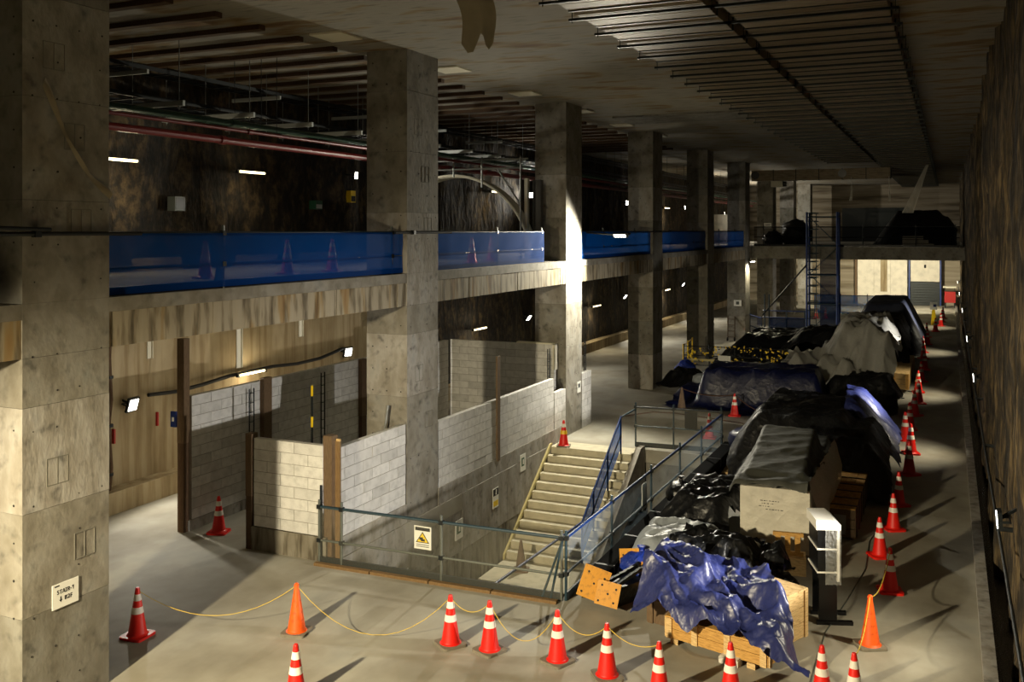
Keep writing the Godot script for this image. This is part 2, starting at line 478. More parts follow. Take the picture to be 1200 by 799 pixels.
func build_shell() -> void:
	# floor around the stairwell
	var f := shell("floor")
	var slabs := [[-16.4, -9.76, 10.0, FAR], [-9.76, -5.55, 10.0, -14.05], [-9.76, -5.55, -24.5, FAR], [-5.55, 0.40, 10.0, FAR]]
	for s in slabs:
		var st := S()
		bx(st, Vector3(s[0], -0.35, s[2]), Vector3(s[1], 0.0, s[3]))
		obj("floor_slab", st, M.floor, f)
	var st := S()
	bx(st, Vector3(0.40, -0.35, 10), Vector3(0.57, 0.13, FAR))
	obj("drain_kerb", st, M.concrete_pale, f)
	st = S()
	bx(st, Vector3(0.57, -0.6, 10), Vector3(1.2, -0.30, FAR))
	obj("drain_bed", st, M.concrete_grey, f)
	st = S()
	bx(st, Vector3(0.57, -0.30, 10), Vector3(1.0, -0.16, FAR))
	obj("drain_water", st, M.water, f)
	# ceiling
	var c := shell("ceiling")
	st = S()
	bx(st, Vector3(-16.4, CEIL, 10), Vector3(1.2, CEIL + 0.5, FAR))
	obj("soffit", st, M.ceiling, c)
	st = S()
	bx(st, Vector3(-9.75, CEIL - 0.05, -29.0), Vector3(-5.4, CEIL + 0.1, -31.0))
	obj("soffit_strip", st, M.concrete_grey, c)
	st = S()
	bx(st, Vector3(-9.95, CEIL - 0.35, 10), Vector3(-10.6, CEIL + 0.1, -81))
	for k in 6:
		st = S()
		var z := -14.8 - 4.12 * k
		var x := -10.36 if k == 0 else -10.15
		bx(st, Vector3(x - 0.34, CEIL - 0.035, z - 0.36), Vector3(x + 0.34, CEIL + 0.02, z + 0.36))
		obj("ceiling_plate", st, M.plate, c)
	# formwork ribs on the soffit over the left bay
	for k in 30:
		st = S()
		var z := -9.0 - k * 1.1
		bx(st, Vector3(-15.9, CEIL - 0.09, z), Vector3(-11.0, CEIL + 0.02, z - 0.16))
		obj("soffit_rib", st, M.wood_dark, c)
	# right wall: rough cast wall along the drain
	var zs := steps(10, -8, 30) + steps(-8, -40, 320).slice(1) + steps(-40, FAR, 120).slice(1)
	struct(rough_wall("wall_right", RW, zs, steps(-0.6, 10.0, 44), 0.16, 1.6, 0.08, -1.0, M.earth_wall, 5, 0.16), "rough brown cast wall with vertical ridges along the drain")
	# left walls
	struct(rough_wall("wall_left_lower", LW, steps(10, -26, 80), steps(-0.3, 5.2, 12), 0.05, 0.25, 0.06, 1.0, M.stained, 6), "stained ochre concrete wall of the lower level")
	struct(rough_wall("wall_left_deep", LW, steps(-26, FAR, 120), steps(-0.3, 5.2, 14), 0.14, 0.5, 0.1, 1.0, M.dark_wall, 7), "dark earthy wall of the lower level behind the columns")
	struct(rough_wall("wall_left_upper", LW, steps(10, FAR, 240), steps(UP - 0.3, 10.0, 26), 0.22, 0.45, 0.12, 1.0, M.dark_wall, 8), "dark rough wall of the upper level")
	var st2 := S()
	bx(st2, Vector3(LW - 0.2, 0, 10), Vector3(-15.5, 0.45, FAR))
	struct(obj("baseboard_left", st2, M.stained), "concrete kerb at the foot of the left wall")
	# far walls
	st = S()
	bx(st, Vector3(-16.4, -0.3, FAR), Vector3(1.2, 10.0, FAR - 0.6))
	struct(obj("wall_far", st, M.board_marked), "plain concrete end wall")
	st = S()
	bx(st, Vector3(-16.4, -0.3, 10), Vector3(1.2, 10.0, 10.6))
	struct(obj("wall_near", st, M.concrete), "concrete wall behind the viewpoint")

	# upper floor: slab, edge beam with an upstand and form panels
	var u := shell("floor_upper")
	st = S()
	bx(st, Vector3(-16.4, 4.55, 10), Vector3(-10.7, UP - 0.02, FAR))
	obj("slab", st, M.floor, u)
	st = S()
	bx(st, Vector3(-10.75, 4.30, 10), Vector3(-9.86, UP - 0.02, FAR))
	obj("edge_beam", st, M.concrete_grey, u)
	st = S()
	bx(st, Vector3(-10.75, 4.755, 10), Vector3(-9.805, UP, FAR))
	obj("upstand", st, M.concrete, u)
	var z0 := 4.0
	while z0 > -53.0:
		var w := rng.randf_range(0.75, 1.25)
		st = S()
		var d := rng.randf_range(0.0, 0.014)
		bx(st, Vector3(-9.9, 4.30, z0), Vector3(-9.815 - d, 4.752, z0 - w + 0.008))
		obj("form_panel", st, M.beam_form, u)
		z0 -= w
	st = S()
	bx(st, Vector3(-9.86, 4.30, -53.0), Vector3(1.2, UP - 0.01, FAR))
	obj("cross_slab", st, M.floor, u)
	st = S()
	bx(st, Vector3(-9.86, 4.28, -52.9), Vector3(1.0, UP, -53.6))
	obj("cross_beam", st, M.concrete_grey, u)
	st = S()
	bx(st, Vector3(-9.86, 4.30, 10), Vector3(1.2, 4.6, 1.6))
	obj("near_slab", st, M.floor, u)

func build_columns() -> void:
	var labels := ["huge bare concrete column with a white stair sign nailed on", "concrete column between the two pale block walls of the stairwell", "concrete column at the stair head, brightly lit along its aisle face", "concrete column standing past the stair head, beside the caution barrier", "dark concrete column behind the caution barrier", "concrete column with a work light under the crossing slab", "concrete column just beyond the crossing slab edge", "far concrete column behind the blue scaffold tower, nearer of two", "farthest concrete column behind the blue scaffold tower"]
	var lifts := [-0.3, 1.26, 2.48, 3.72, 4.30, 4.94, 6.16, 7.38, 8.6, CEIL + 0.05]
	var mats := [M.concrete, M.concrete_grey, M.concrete_pale, M.concrete]
	for k in 9:
		var z := -7.74 - 8.68 * k
		var t := thing("concrete_column", labels[k], "column", Vector3(L - 0.475, 0, z - 0.635))
		for i in lifts.size() - 1:
			var st := S()
			var d := rng.randf_range(0.0, 0.006)
			var m: Material = mats[rng.randi() % 4]
			bx(st, Vector3(-0.475 + d, lifts[i] + 0.002, -0.635 + d), Vector3(0.475 - d, lifts[i + 1] - 0.002, 0.635 - d))
			obj("pour_lift", st, m, t)
		var core := S()
		bx(core, Vector3(-0.463, -0.3, -0.623), Vector3(0.463, CEIL, 0.623))
		obj("joint_core", core, M.tie, t)
		if k < 4:
			var h := S()
			for i in range(0, 21):
				var y := 0.35 + i * 0.44
				for j in 4:
					if rng.randf() < 0.5:
						continue
					var dz := -0.5 + j * 0.33 + rng.randf_range(-0.02, 0.02)
					tube(h, Vector3(0.46, y, dz), Vector3(0.4765, y, dz), rng.randf_range(0.008, 0.015), 6)
				for j in 3:
					if rng.randf() < 0.35:
						continue
					var dx := -0.33 + j * 0.33
					tube(h, Vector3(dx, y + 0.03, 0.62), Vector3(dx, y + 0.03, 0.6365), rng.randf_range(0.011, 0.018), 6)
			var ho := obj("tie_holes", h, M.tie, t)
			ho.set_meta("kind", "stuff")
			# pencil-thin frames left by the form inserts
			for q in [[1.9, -0.25], [2.9, 0.15], [5.9, -0.2], [6.95, -0.1], [7.9, 0.2]]:
				var fr := S()
				var w := 0.30
				var hh := 0.32
				for e in [[0.0, hh, w, 0.012], [0.0, -hh, w, 0.012]]:
					bx(fr, Vector3(0.47, q[0] + e[1] * 0.5 - 0.005, q[1] - w * 0.5), Vector3(0.4762, q[0] + e[1] * 0.5 + 0.005, q[1] + w * 0.5))
				for e in [-0.5, 0.5, 0.0]:
					bx(fr, Vector3(0.47, q[0] - hh * 0.5, q[1] + w * e - 0.005), Vector3(0.4762, q[0] + hh * 0.5, q[1] + w * e + 0.005))
				obj("form_mark", fr, M.form_line, t)

var block_mesh := {}
func block(parent: Node, along: int, len_: float, thick: float, at: Vector3) -> void:
	# a block lying along x (0) or z (2)
	var v := rng.randi() % 3
	if rng.randf() < 0.04:
		v = 3
	var key := "%d_%d_%d" % [along, int(round(len_ * 50.0)), v]
	if not block_mesh.has(key):
		var st := S()
		var s := Vector3(len_ - 0.009, 0.191, thick) if along == 0 else Vector3(thick, 0.191, len_ - 0.009)
		obox(st, Transform3D(), s)
		st.generate_normals()
		var me := st.commit()
		me.surface_set_material(0, M["block%d" % v])
		block_mesh[key] = me
	inst("block", block_mesh[key], parent, at)

func block_wall(called: String, label: String, along: int, fixed: float, a: float, b: float, y0: float, courses: int, thick := 0.12) -> Node3D:
	# wall plane at fixed (centre line); runs from a to b
	var w := shell(called)
	w.set_meta("label", label)
	var lo := minf(a, b)
	var hi := maxf(a, b)
	var st := S()
	var t2 := thick * 0.5 - 0.007
	if along == 0:
		bx(st, Vector3(lo + 0.01, y0, fixed - t2), Vector3(hi - 0.01, y0 + courses * 0.2 - 0.012, fixed + t2))
	else:
		bx(st, Vector3(fixed - t2, y0, lo + 0.01), Vector3(fixed + t2, y0 + courses * 0.2 - 0.012, hi - 0.01))
	obj("mortar_core", st, M.mortar, w)
	for c in courses:
		var p := lo
		var first := 0.6 if c % 2 == 0 else 0.3
		while p < hi - 0.02:
			var l := minf(first, hi - p)
			first = 0.6
			if hi - p - l < 0.08:
				l = hi - p
			l = round(l * 50.0) / 50.0
			var mid := p + l * 0.5
			var j := rng.randf_range(-0.003, 0.003)
			block(w, along, l, thick, Vector3(mid, y0 + c * 0.2 + 0.1, fixed + j) if along == 0 else Vector3(fixed + j, y0 + c * 0.2 + 0.1, mid))
			p += l
	return w

func post(label: String, at: Vector3, size: Vector3, m: Material, called := "wooden_post") -> Node3D:
	var t := thing(called, label, "post", at)
	var st := S()
	bx(st, Vector3(-size.x * 0.5, 0, -size.z * 0.5), Vector3(size.x * 0.5, size.y * 0.46, size.z * 0.5))
	obj("lower_board", st, m, t)
	st = S()
	bx(st, Vector3(-size.x * 0.54, size.y * 0.46, -size.z * 0.54), Vector3(size.x * 0.54, size.y, size.z * 0.54))
	obj("upper_board", st, M.wood_brown, t)
	return t

func build_shaft() -> void:
	# block walls of the room round the stair, and the kerbs under them
	var kerbs := [[Vector3(-11.55, 0, -13.84), Vector3(-9.9, 0.42, -14.0)], [Vector3(-9.95, 0, -14.0), Vector3(-9.79, 0.36, -16.4)], [Vector3(-9.95, 0, -17.7), Vector3(-9.79, 0.36, -25.08)], [Vector3(-13.49, 0, -14.15), Vector3(-13.32, 0.2, -24.75)]]
	for i in kerbs.size():
		var st := S()
		bx(st, kerbs[i][0], kerbs[i][1])
		struct(obj("trim_%d" % (i + 1), st, M.concrete_pale if i > 0 else M.retaining), ["concrete kerb under the front block wall", "concrete kerb under the short block wall", "concrete kerb under the long block wall over the stair", "concrete kerb under the rear block wall"][i])
	block_wall("wall_shaft_front", "pale block wall facing the front, half in shadow", 0, -13.92, -11.5, -9.98, 0.43, 8)
	block_wall("wall_shaft_short", "short pale block wall between wooden corner post and concrete column", 2, -9.87, -14.1, -16.38, 0.36, 8)
	block_wall("wall_shaft_long", "long pale block wall above the stairs", 2, -9.87, -17.72, -24.2, 0.36, 7)
	block_wall("wall_shaft_step", "low pale block wall end against the bright column", 2, -9.87, -24.26, -25.1, 0.36, 5)
	block_wall("wall_shaft_stub", "narrow pale block pier past the bright column", 2, -9.87, -26.4, -27.2, 0.0, 8)
	block_wall("wall_shaft_rear", "dark block wall running back behind the wooden post", 2, -13.4, -14.25, -24.7, 0.2, 12)
	block_wall("wall_shaft_back", "dark block wall across the end of the stair room", 0, -24.9, -13.35, -10.05, 0.0, 13)
	var st := S()
	bx(st, Vector3(-10.1, 1.9, -24.82), Vector3(-10.02, 2.63, -24.99))
	bx(st, Vector3(-11.2, 2.6, -24.82), Vector3(-10.02, 2.64, -24.99))
	struct(obj("trim_9", st, M.plate), "white plaster edging at the end of the dark block wall")
	post("tall wooden post at the open end of the dark block wall", Vector3(-13.42, 0, -14.12), Vector3(0.16, 3.72, 0.14), M.wood_dark)
	post("wooden post at the doorway edge of the front block wall", Vector3(-11.6, 0, -13.92), Vector3(0.13, 2.1, 0.16), M.wood_dark)
	post("thick brown corner post where front and short block walls meet", Vector3(-9.90, 0, -13.97), Vector3(0.17, 2.2, 0.17), M.wood_brown)
	var cp := thing("corner_board", "yellowish board fixed beside the brown corner post", "board", Vector3(-9.76, 0, -14.0))
	st = S()
	bx(st, Vector3(-0.05, 0.02, -0.02), Vector3(0.05, 2.1, 0.02))
	obj("board", st, M.wood_dull, cp)
	st = S()
	bx(st, Vector3(-0.03, 2.1, -0.018), Vector3(0.05, 2.14, 0.018))
	obj("cut_end", st, M.wood_pale, cp)
	post("brown post standing in the long block wall over the stairs", Vector3(-9.79, 0.3, -20.62), Vector3(0.04, 2.5, 0.15), M.wood_brown)
	post("dark wooden post against the rear block wall", Vector3(-13.28, 0.0, -16.4), Vector3(0.1, 2.66, 0.24), M.wood_dark)
	post("dark wooden post against the rear block wall beside the column", Vector3(-13.28, 0.0, -20.1), Vector3(0.1, 2.6, 0.2), M.wood_dark)
	# starter-bar ladders
	for q in [[-13.25, -15.9, 2.5, "black rebar ladder standing by the dark wooden post"], [-13.25, -18.4, 2.5, "black rebar ladder standing midway along the rear block wall"], [-10.0, -24.3, 2.55, "black rebar ladder at the end of the long block wall"], [-10.05, -27.3, 2.5, "black rebar ladder on the narrow block pier"]]:
		var t := thing("rebar_ladder", q[3], "rebar", Vector3(q[0], 0, q[1]))
		for s in [-0.07, 0.07]:
			st = S()
			tube(st, Vector3(0, 0, s), Vector3(0, q[2], s), 0.014, 6)
			obj("bar", st, M.steel_dark, t)
		var y := 0.2
		while y < q[2]:
			st = S()
			tube(st, Vector3(0, y, -0.08), Vector3(0, y, 0.08), 0.01, 5)
			obj("rung", st, M.steel_dark, t)
			y += 0.2
	var hz := thing("striped_marker", "yellow and black striped marker bar above the block wall", "marker", Vector3(-11.2, 0, -15.2))
	for i in 14:
		st = S()
		bx(st, Vector3(-0.016, i * 0.2, -0.016), Vector3(0.016, i * 0.2 + 0.2, 0.016))
		obj("stripe", st, M.sign_yellow if i in [10, 13] else M.steel_dark, hz)
	var sp := thing("steel_pipe", "short bright steel pipe leaning on the column behind the short block wall", "pipe", Vector3(-10.42, 0.0, -16.15))
	st = S()
	tube(st, Vector3(0, 0, 0), Vector3(0.24, 2.3, -0.16), 0.025, 8)
	obj("pipe", st, M.steel, sp)
	st = S()
	tube(st, Vector3(0.235, 2.25, -0.157), Vector3(0.241, 2.31, -0.161), 0.032, 8)
	obj("collar", st, M.steel, sp)

func build_pit() -> void:
	# retaining walls, landing, stairs
	var panels := [[0.0, -1.25], [-1.256, -2.5], [-2.506, -4.6]]
	var w := shell("wall_pit_left")
	for i in panels.size():
		var z := -13.9
		while z > -24.5:
			var z1 := maxf(z - 2.4, -24.5)
			var st := S()
			bx(st, Vector3(-10.0, panels[i][1], z), Vector3(-9.755 - rng.randf_range(0.0, 0.01), panels[i][0], z1 + 0.012))
			obj("form_panel", st, M.retaining if i > 0 else M.concrete_pale, w)
			z = z1
	var st := S()
	bx(st, Vector3(-5.55, -4.6, -13.9), Vector3(-5.2, -0.02, -24.8))
	struct(obj("wall_pit_right", st, M.retaining), "concrete wall on the right of the stair pit")
	st = S()
	bx(st, Vector3(-7.3, -4.6, -24.5), Vector3(-5.2, -0.36, -24.8))
	struct(obj("wall_pit_back", st, M.concrete), "concrete wall at the back of the stair pit")
	st = S()
	bx(st, Vector3(-10.0, -4.6, -13.7), Vector3(-5.2, -0.36, -14.05))
	struct(obj("wall_pit_front", st, M.retaining), "concrete wall at the front of the stair pit")
	st = S()
	bx(st, Vector3(-10.0, -4.9, -13.7), Vector3(-5.2, -4.6, -24.8))
	struct(obj("floor_pit", st, M.concrete_grey), "concrete floor at the bottom of the stair pit")
	var s := thing("concrete_stair", "concrete staircase with pale treads going down beside the block wall", "staircase", Vector3(-8.6, 0, -23.78))
	var rise := 0.175
	var run := 0.262
	for i in 12:
		var y := -rise * i
		var z := run * i
		st = S()
		bx(st, Vector3(-1.12, y - rise - 0.25, z - 0.9 if i == 0 else z - run), Vector3(1.12, y - 0.03, z - 0.0))
		obj("riser", st, M.stair_tread, s)
		st = S()
		bx(st, Vector3(-1.12, y - 0.03, (z - 0.7) if i == 0 else z - run), Vector3(1.12, y if i > 0 else 0.004, z + 0.02))
		obj("tread", st, M.stair_tread, s)
	st = S()
	var yl := -rise * 12
	bx(st, Vector3(-1.12, yl - 0.22, 11 * run - 0.3), Vector3(2.2, yl, 11 * run + 1.5))
	obj("landing", st, M.stair_tread, s)
	for i in 8:
		st = S()
		bx(st, Vector3(-1.12, yl - rise * (i + 1) - 0.2, 11 * run + 1.5 + 0.27 * i), Vector3(0.4, yl - rise * (i + 1), 11 * run + 1.5 + 0.27 * (i + 1)))
		obj("lower_step", st, M.stair_tread, s)
	# sloping side wall on the right
	st = S()
	var a0 := Vector2(-0.72, 0.12)
	prism(st, PackedVector2Array([Vector2(-0.7, 0.10), Vector2(-0.35, 0.10), Vector2(11 * run + 0.2, yl + 0.16), Vector2(11 * run + 0.2, yl - 0.3), Vector2(-0.7, -0.9)]), 1.13, 1.28, Transform3D(Basis(Vector3(0, 0, 1), Vector3(0, 1, 0), Vector3(1, 0, 0)), Vector3.ZERO))
	obj("side_wall", st, M.concrete_pale, s)
	st = S()
	prism(st, PackedVector2Array([Vector2(-0.1, 0.08), Vector2(0.06, 0.08), Vector2(11 * run + 0.1, yl + 0.12), Vector2(11 * run + 0.1, yl - 0.02)]), -1.15, -1.10, Transform3D(Basis(Vector3(0, 0, 1), Vector3(0, 1, 0), Vector3(1, 0, 0)), Vector3.ZERO))
	obj("edge_strip", st, M.strip_yellow, s)
	# blue netted handrail on the stair
	var r := thing("stair_handrail", "blue handrail with blue netting sloping down the stairs", "handrail", Vector3(-7.75, 0, -23.85))
	var pts := []
	for i in [0, 4, 8, 11]:
		var b := Vector3(0, -rise * i + 0.0, run * i + 0.1)
		st = S()
		tube(st, b, b + Vector3(0, 0.98, 0), 0.024, 8)
		obj("post", st, M.scaffold_blue, r)
		pts.append(b + Vector3(0, 0.95, 0))
	st = S()
	path(st, pts, 0.028, 8)
	obj("top_rail", st, M.scaffold_blue, r)
	st = S()
	var lo := []
	for p in pts:
		lo.append(p - Vector3(0, 0.45, 0))
	path(st, lo, 0.02, 8)
	obj("mid_rail", st, M.rail_teal, r)
	st = S()
	for i in 3:
		var p: Vector3 = pts[i]
		var q: Vector3 = pts[i + 1]
		quad(st, p, q, q - Vector3(0, 0.8, 0), p - Vector3(0, 0.8, 0), Vector3(1, 0, 0))
	obj("net", st, M.net_blue, r)
	st = S()
	tube(st, pts[3], Vector3(0.25, -0.6, 8.9), 0.028, 8)
	obj("rail_extension", st, M.scaffold_blue, r)

func rail_run(t: Node3D, a: Vector3, b: Vector3, posts: Array, top: float, mid: float, mt: Material, mp: Material, net: Material = null, toe: Material = null) -> void:
	var st := S()
	tube(st, a + Vector3(0, top, 0), b + Vector3(0, top, 0), 0.027, 8)
	obj("top_rail", st, mt, t)
	st = S()
	tube(st, a + Vector3(0, mid, 0), b + Vector3(0, mid, 0), 0.022, 8)
	obj("mid_rail", st, mp, t)
	for p in posts:
		var q := a.lerp(b, p)
		st = S()
		tube(st, q, q + Vector3(0, top + 0.12, 0), 0.024, 8)
		var po := obj("post", st, mp, t)
		for y in [top, mid]:
			st = S()
			obox(st, Transform3D(Basis(), q + Vector3(0, y, 0)), Vector3(0.075, 0.07, 0.075))
			obj("clamp", st, M.steel_dark, po)
	if net:
		st = S()
		st.set_smooth_group(1)
		var n := int((b - a).length() / 0.25)
		var side := (b - a).normalized().cross(Vector3.UP)
		var fn := FastNoiseLite.new()
		fn.frequency = 0.9
		fn.seed = int(a.z * 10.0)
		var rows := [0.02, 0.2, 0.4, 0.6, 0.8, top]
		for i in n:
			for j in rows.size() - 1:
				var c := []
				for k in [[0, 0], [1, 0], [1, 1], [0, 1]]:
					var q := a.lerp(b, float(i + k[0]) / n)
					var y: float = rows[j + k[1]]
					var bulge := 0.045 * fn.get_noise_2d(q.x * 2.0 + q.z * 2.0, y * 2.0) * sin(PI * y / top)
					c.append(q + Vector3(0, y, 0) + side * (0.035 + bulge))
				quad(st, c[0], c[1], c[2], c[3], side)
		obj("net", st, net, t)
	if toe:
		st = S()
		bar(st, a + Vector3(0, 0.06, 0), b + Vector3(0, 0.06, 0), 0.03, 0.12)
		obj("toe_board", st, toe, t)

func build_rails() -> void:
	var t := thing("guard_rail", "teal scaffold-tube guard rail with warning board in front of the stairwell", "railing", Vector3(0, 0, 0))
	rail_run(t, Vector3(-10.02, 0, -13.78), Vector3(-5.5, 0, -13.95), [0.005, 0.105, 0.53, 0.995], 0.98, 0.4, M.rail_teal, M.rail_grey, M.net_clear, M.steel_dark)
	for q in [[-5.85, -0.35], [-5.7, -0.2]]:
		var st := S()
		tube(st, Vector3(-5.5, 0.95, -13.93), Vector3(q[0], 0.0, -13.93), 0.02, 6)
		obj("brace", st, M.rail_teal, t)
	var st := S()
	tube(st, Vector3(-9.98, 0, -13.8), Vector3(-9.98, 1.35, -13.8), 0.02, 6)
	obj("spare_post", st, M.steel_dark, t)
	var tp := thing("timber_edge", "long brown timber laid on the floor at the foot of the teal guard rail", "timber", Vector3(-10.0, 0, -13.66))
	for i in 4:
		st = S()
		bar(st, Vector3(i * 1.12, 0.025, -0.035 * i), Vector3(i * 1.12 + 1.1, 0.025, -0.035 * (i + 1)), 0.09, 0.05)
		obj("board", st, M.wood_dull, tp)
	t = thing("side_guard_rail", "netted guard rail running along the open right side of the stairwell", "railing")
	rail_run(t, Vector3(-5.46, 0, -13.98), Vector3(-5.40, 0, -25.0), [0.0, 0.2, 0.42, 0.62, 0.8, 1.0], 0.98, 0.42, M.scaffold_blue, M.rail_teal, M.net_pale, M.steel_dark)
	t = thing("rear_guard_rail", "dark guard rail across the far end of the stairwell", "railing")
	rail_run(t, Vector3(-7.66, 0, -24.75), Vector3(-5.40, 0, -24.95), [0.0, 0.45, 1.0], 1.06, 0.55, M.steel_dark, M.rail_teal, M.net_clear, M.steel_dark)
	st = S()
	bx(st, Vector3(-6.35, 0.55, -24.9), Vector3(-6.02, 1.02, -24.87))
	obj("black_panel", st, M.black_panel, t)
	st = S()
	tube(st, Vector3(-7.66, 1.0, -24.75), Vector3(-7.75, 0.95, -23.8), 0.024, 6)
	obj("return_rail", st, M.rail_teal, t)
	# small things hung on the rails
	warning_board(Vector3(-7.96, 0.5, -13.84), Vector3(0, 0, 1), 0.32, 0.38, "white warning board with yellow triangle on the teal guard rail", "triangle")
	warning_board(Vector3(-5.43, 0.35, -18.1), Vector3(-1, 0, 0), 0.3, 0.5, "narrow white notice on the netted side guard rail", "notice")
	warning_board(Vector3(-9.75, -0.95, -18.55), Vector3(1, 0, 0), 0.34, 0.42, "small white notice with a dark square on the pit wall, below the column", "square")
	warning_board(Vector3(-9.75, -0.75, -20.4), Vector3(1, 0, 0), 0.30, 0.46, "black and yellow danger notice on the pit wall", "danger")
	warning_board(Vector3(-9.75, -0.25, -22.0), Vector3(1, 0, 0), 0.32, 0.42, "small white notice on the pit wall near the stair head", "square")
	warning_board(Vector3(-9.75, -1.35, -16.2), Vector3(1, 0, 0), 0.36, 0.46, "small grey notice low on the pit wall behind the guard rail", "square")

func warning_board(at: Vector3, n: Vector3, w: float, h: float, label: String, kind: String) -> void:
	var t := thing("notice_board", label, "sign", at)
	aim(t, -n)
	var st := S()
	bx(st, Vector3(-w * 0.5, 0, -0.008), Vector3(w * 0.5, h, 0.004))
	var bd := obj("board", st, M.paper, t)
	if kind == "triangle":
		st = S()
		bx(st, Vector3(-w * 0.44, h * 0.80, 0.004), Vector3(w * 0.44, h * 0.95, 0.006))
		obj("title_band", st, M.ink, bd)
		st = S()
		prism(st, PackedVector2Array([Vector2(-w * 0.4, h * 0.28), Vector2(w * 0.4, h * 0.28), Vector2(0, h * 0.76)]), 0.004, 0.006)
		obj("triangle_border", st, M.ink, bd)
		st = S()
		prism(st, PackedVector2Array([Vector2(-w * 0.32, h * 0.315), Vector2(w * 0.32, h * 0.315), Vector2(0, h * 0.70)]), 0.006, 0.008)
		obj("triangle", st, M.sign_yellow, bd)
		st = S()
		bx(st, Vector3(-0.03, h * 0.35, 0.008), Vector3(0.045, h * 0.45, 0.009))
		bx(st, Vector3(-0.06, h * 0.40, 0.008), Vector3(0.01, h * 0.52, 0.009))
		obj("symbol", st, M.ink, bd)
		for i in 2:
			st = S()
			bx(st, Vector3(-w * 0.38, h * (0.10 + 0.08 * i), 0.004), Vector3(w * 0.38, h * (0.13 + 0.08 * i), 0.006))
			obj("print_line", st, M.rail_grey, bd)
	elif kind == "danger":
		st = S()
		bx(st, Vector3(-w * 0.46, h * 0.62, 0.004), Vector3(w * 0.46, h * 0.97, 0.006))
		obj("black_field", st, M.ink, bd)
		st = S()
		prism(st, PackedVector2Array([Vector2(-0.02, h * 0.66), Vector2(0.03, h * 0.66), Vector2(0.05, h * 0.92), Vector2(0.0, h * 0.92)]), 0.006, 0.008)
		obj("symbol", st, M.paper, bd)
		st = S()
		bx(st, Vector3(-w * 0.42, h * 0.08, 0.004), Vector3(w * 0.42, h * 0.36, 0.006))
		obj("yellow_field", st, M.sign_yellow, bd)
	elif kind == "notice":
		st = S()
		bx(st, Vector3(-w * 0.3, h * 0.3, 0.004), Vector3(w * 0.3, h * 0.6, 0.006))
		obj("symbol", st, M.sign_yellow, bd)
		st = S()
		bx(st, Vector3(-w * 0.36, h * 0.7, 0.004), Vector3(w * 0.36, h * 0.9, 0.006))
		obj("title_band", st, M.ink, bd)
	else:
		st = S()
		bx(st, Vector3(-w * 0.34, h * 0.3, 0.004), Vector3(w * 0.2, h * 0.8, 0.006))
		obj("print_block", st, M.sign_green, bd)
		st = S()
		bx(st, Vector3(-w * 0.1, h * 0.4, 0.006), Vector3(w * 0.1, h * 0.7, 0.008))
		obj("symbol", st, M.paper, bd)

# ---------------------------------------------------------------- cones and ropes
func make_cone(kind: String) -> Node3D:
	var t := Node3D.new()
	t.name = numbered("traffic_cone")
	add_child(t)
	t.set_meta("category", "traffic cone")
	var body: Material = {"red": M.cone_red, "deep": M.cone_red, "orange": M.cone_orange, "dusty": M.cone_dusty, "far": M.cone_red}[kind]
	var foot: Material = {"red": M.cone_foot, "deep": M.cone_red, "orange": M.cone_foot, "dusty": M.cone_dusty, "far": M.cone_red}[kind]
	var st := S()
	var q := PackedVector2Array()
	for i in 4:
		for k in 3:
			var a := PI * 0.5 * i + PI * 0.25 * k
			q.append(Vector2((0.14 if i in [0, 3] else -0.14) + 0.045 * cos(a), (0.14 if i in [0, 1] else -0.14) + 0.045 * sin(a)))
	prism(st, q, 0.0, 0.035, Transform3D(Basis(Vector3(1, 0, 0), Vector3(0, 0, 1), Vector3(0, 1, 0)), Vector3.ZERO))
	obj("foot", st, foot, t)
	var r := func(y: float) -> float: return lerpf(0.128, 0.030, (y - 0.06) / 0.62)
	st = S()
	lathe(st, [Vector2(0.155, 0.034), Vector2(0.135, 0.05), Vector2(0.128, 0.06), Vector2(0.030, 0.68), Vector2(0.024, 0.698), Vector2(0.0, 0.70)], 20)
	obj("body", st, body, t)
	if kind in ["red", "deep", "far"]:
		for b in [[0.34, 0.43], [0.52, 0.61]]:
			st = S()
			lathe(st, [Vector2(r.call(b[0]) + 0.001, b[0]), Vector2(r.call(b[0]) + 0.004, b[0] + 0.003), Vector2(r.call(b[1]) + 0.004, b[1] - 0.003), Vector2(r.call(b[1]) + 0.001, b[1])], 20)
			obj("reflective_band", st, M.cone_band, t)
	if kind == "orange":
		st = S()
		lathe(st, [Vector2(0.026, 0.665), Vector2(0.038, 0.67), Vector2(0.036, 0.70), Vector2(0.02, 0.715), Vector2(0.0, 0.718)], 14)
		obj("cap", st, body, t)
	return t

func cone(kind: String, at: Vector3, label: String, group := "", turn := 0.0, scale_ := 1.0) -> Node3D:
	var t: Node3D
	if not protos.has(kind):
		t = make_cone(kind)
		protos[kind] = t
		t.position = at
		t.rotation.y = turn
		t.set_meta("label", label)
		if group:
			t.set_meta("group", group)
	else:
		t = dup(protos[kind], at, turn, label, group)
		if group == "" and t.has_meta("group"):
			t.remove_meta("group")
	t.scale = Vector3.ONE * scale_
	return t

func sag(a: Vector3, b: Vector3, drop: float, n := 10) -> Array:
	var r := []
	for i in n + 1:
		var u := float(i) / n
		var p := a.lerp(b, u)
		p.y -= drop * 4.0 * u * (1.0 - u)
		p.y = maxf(p.y, 0.012)
		r.append(p)
	return r

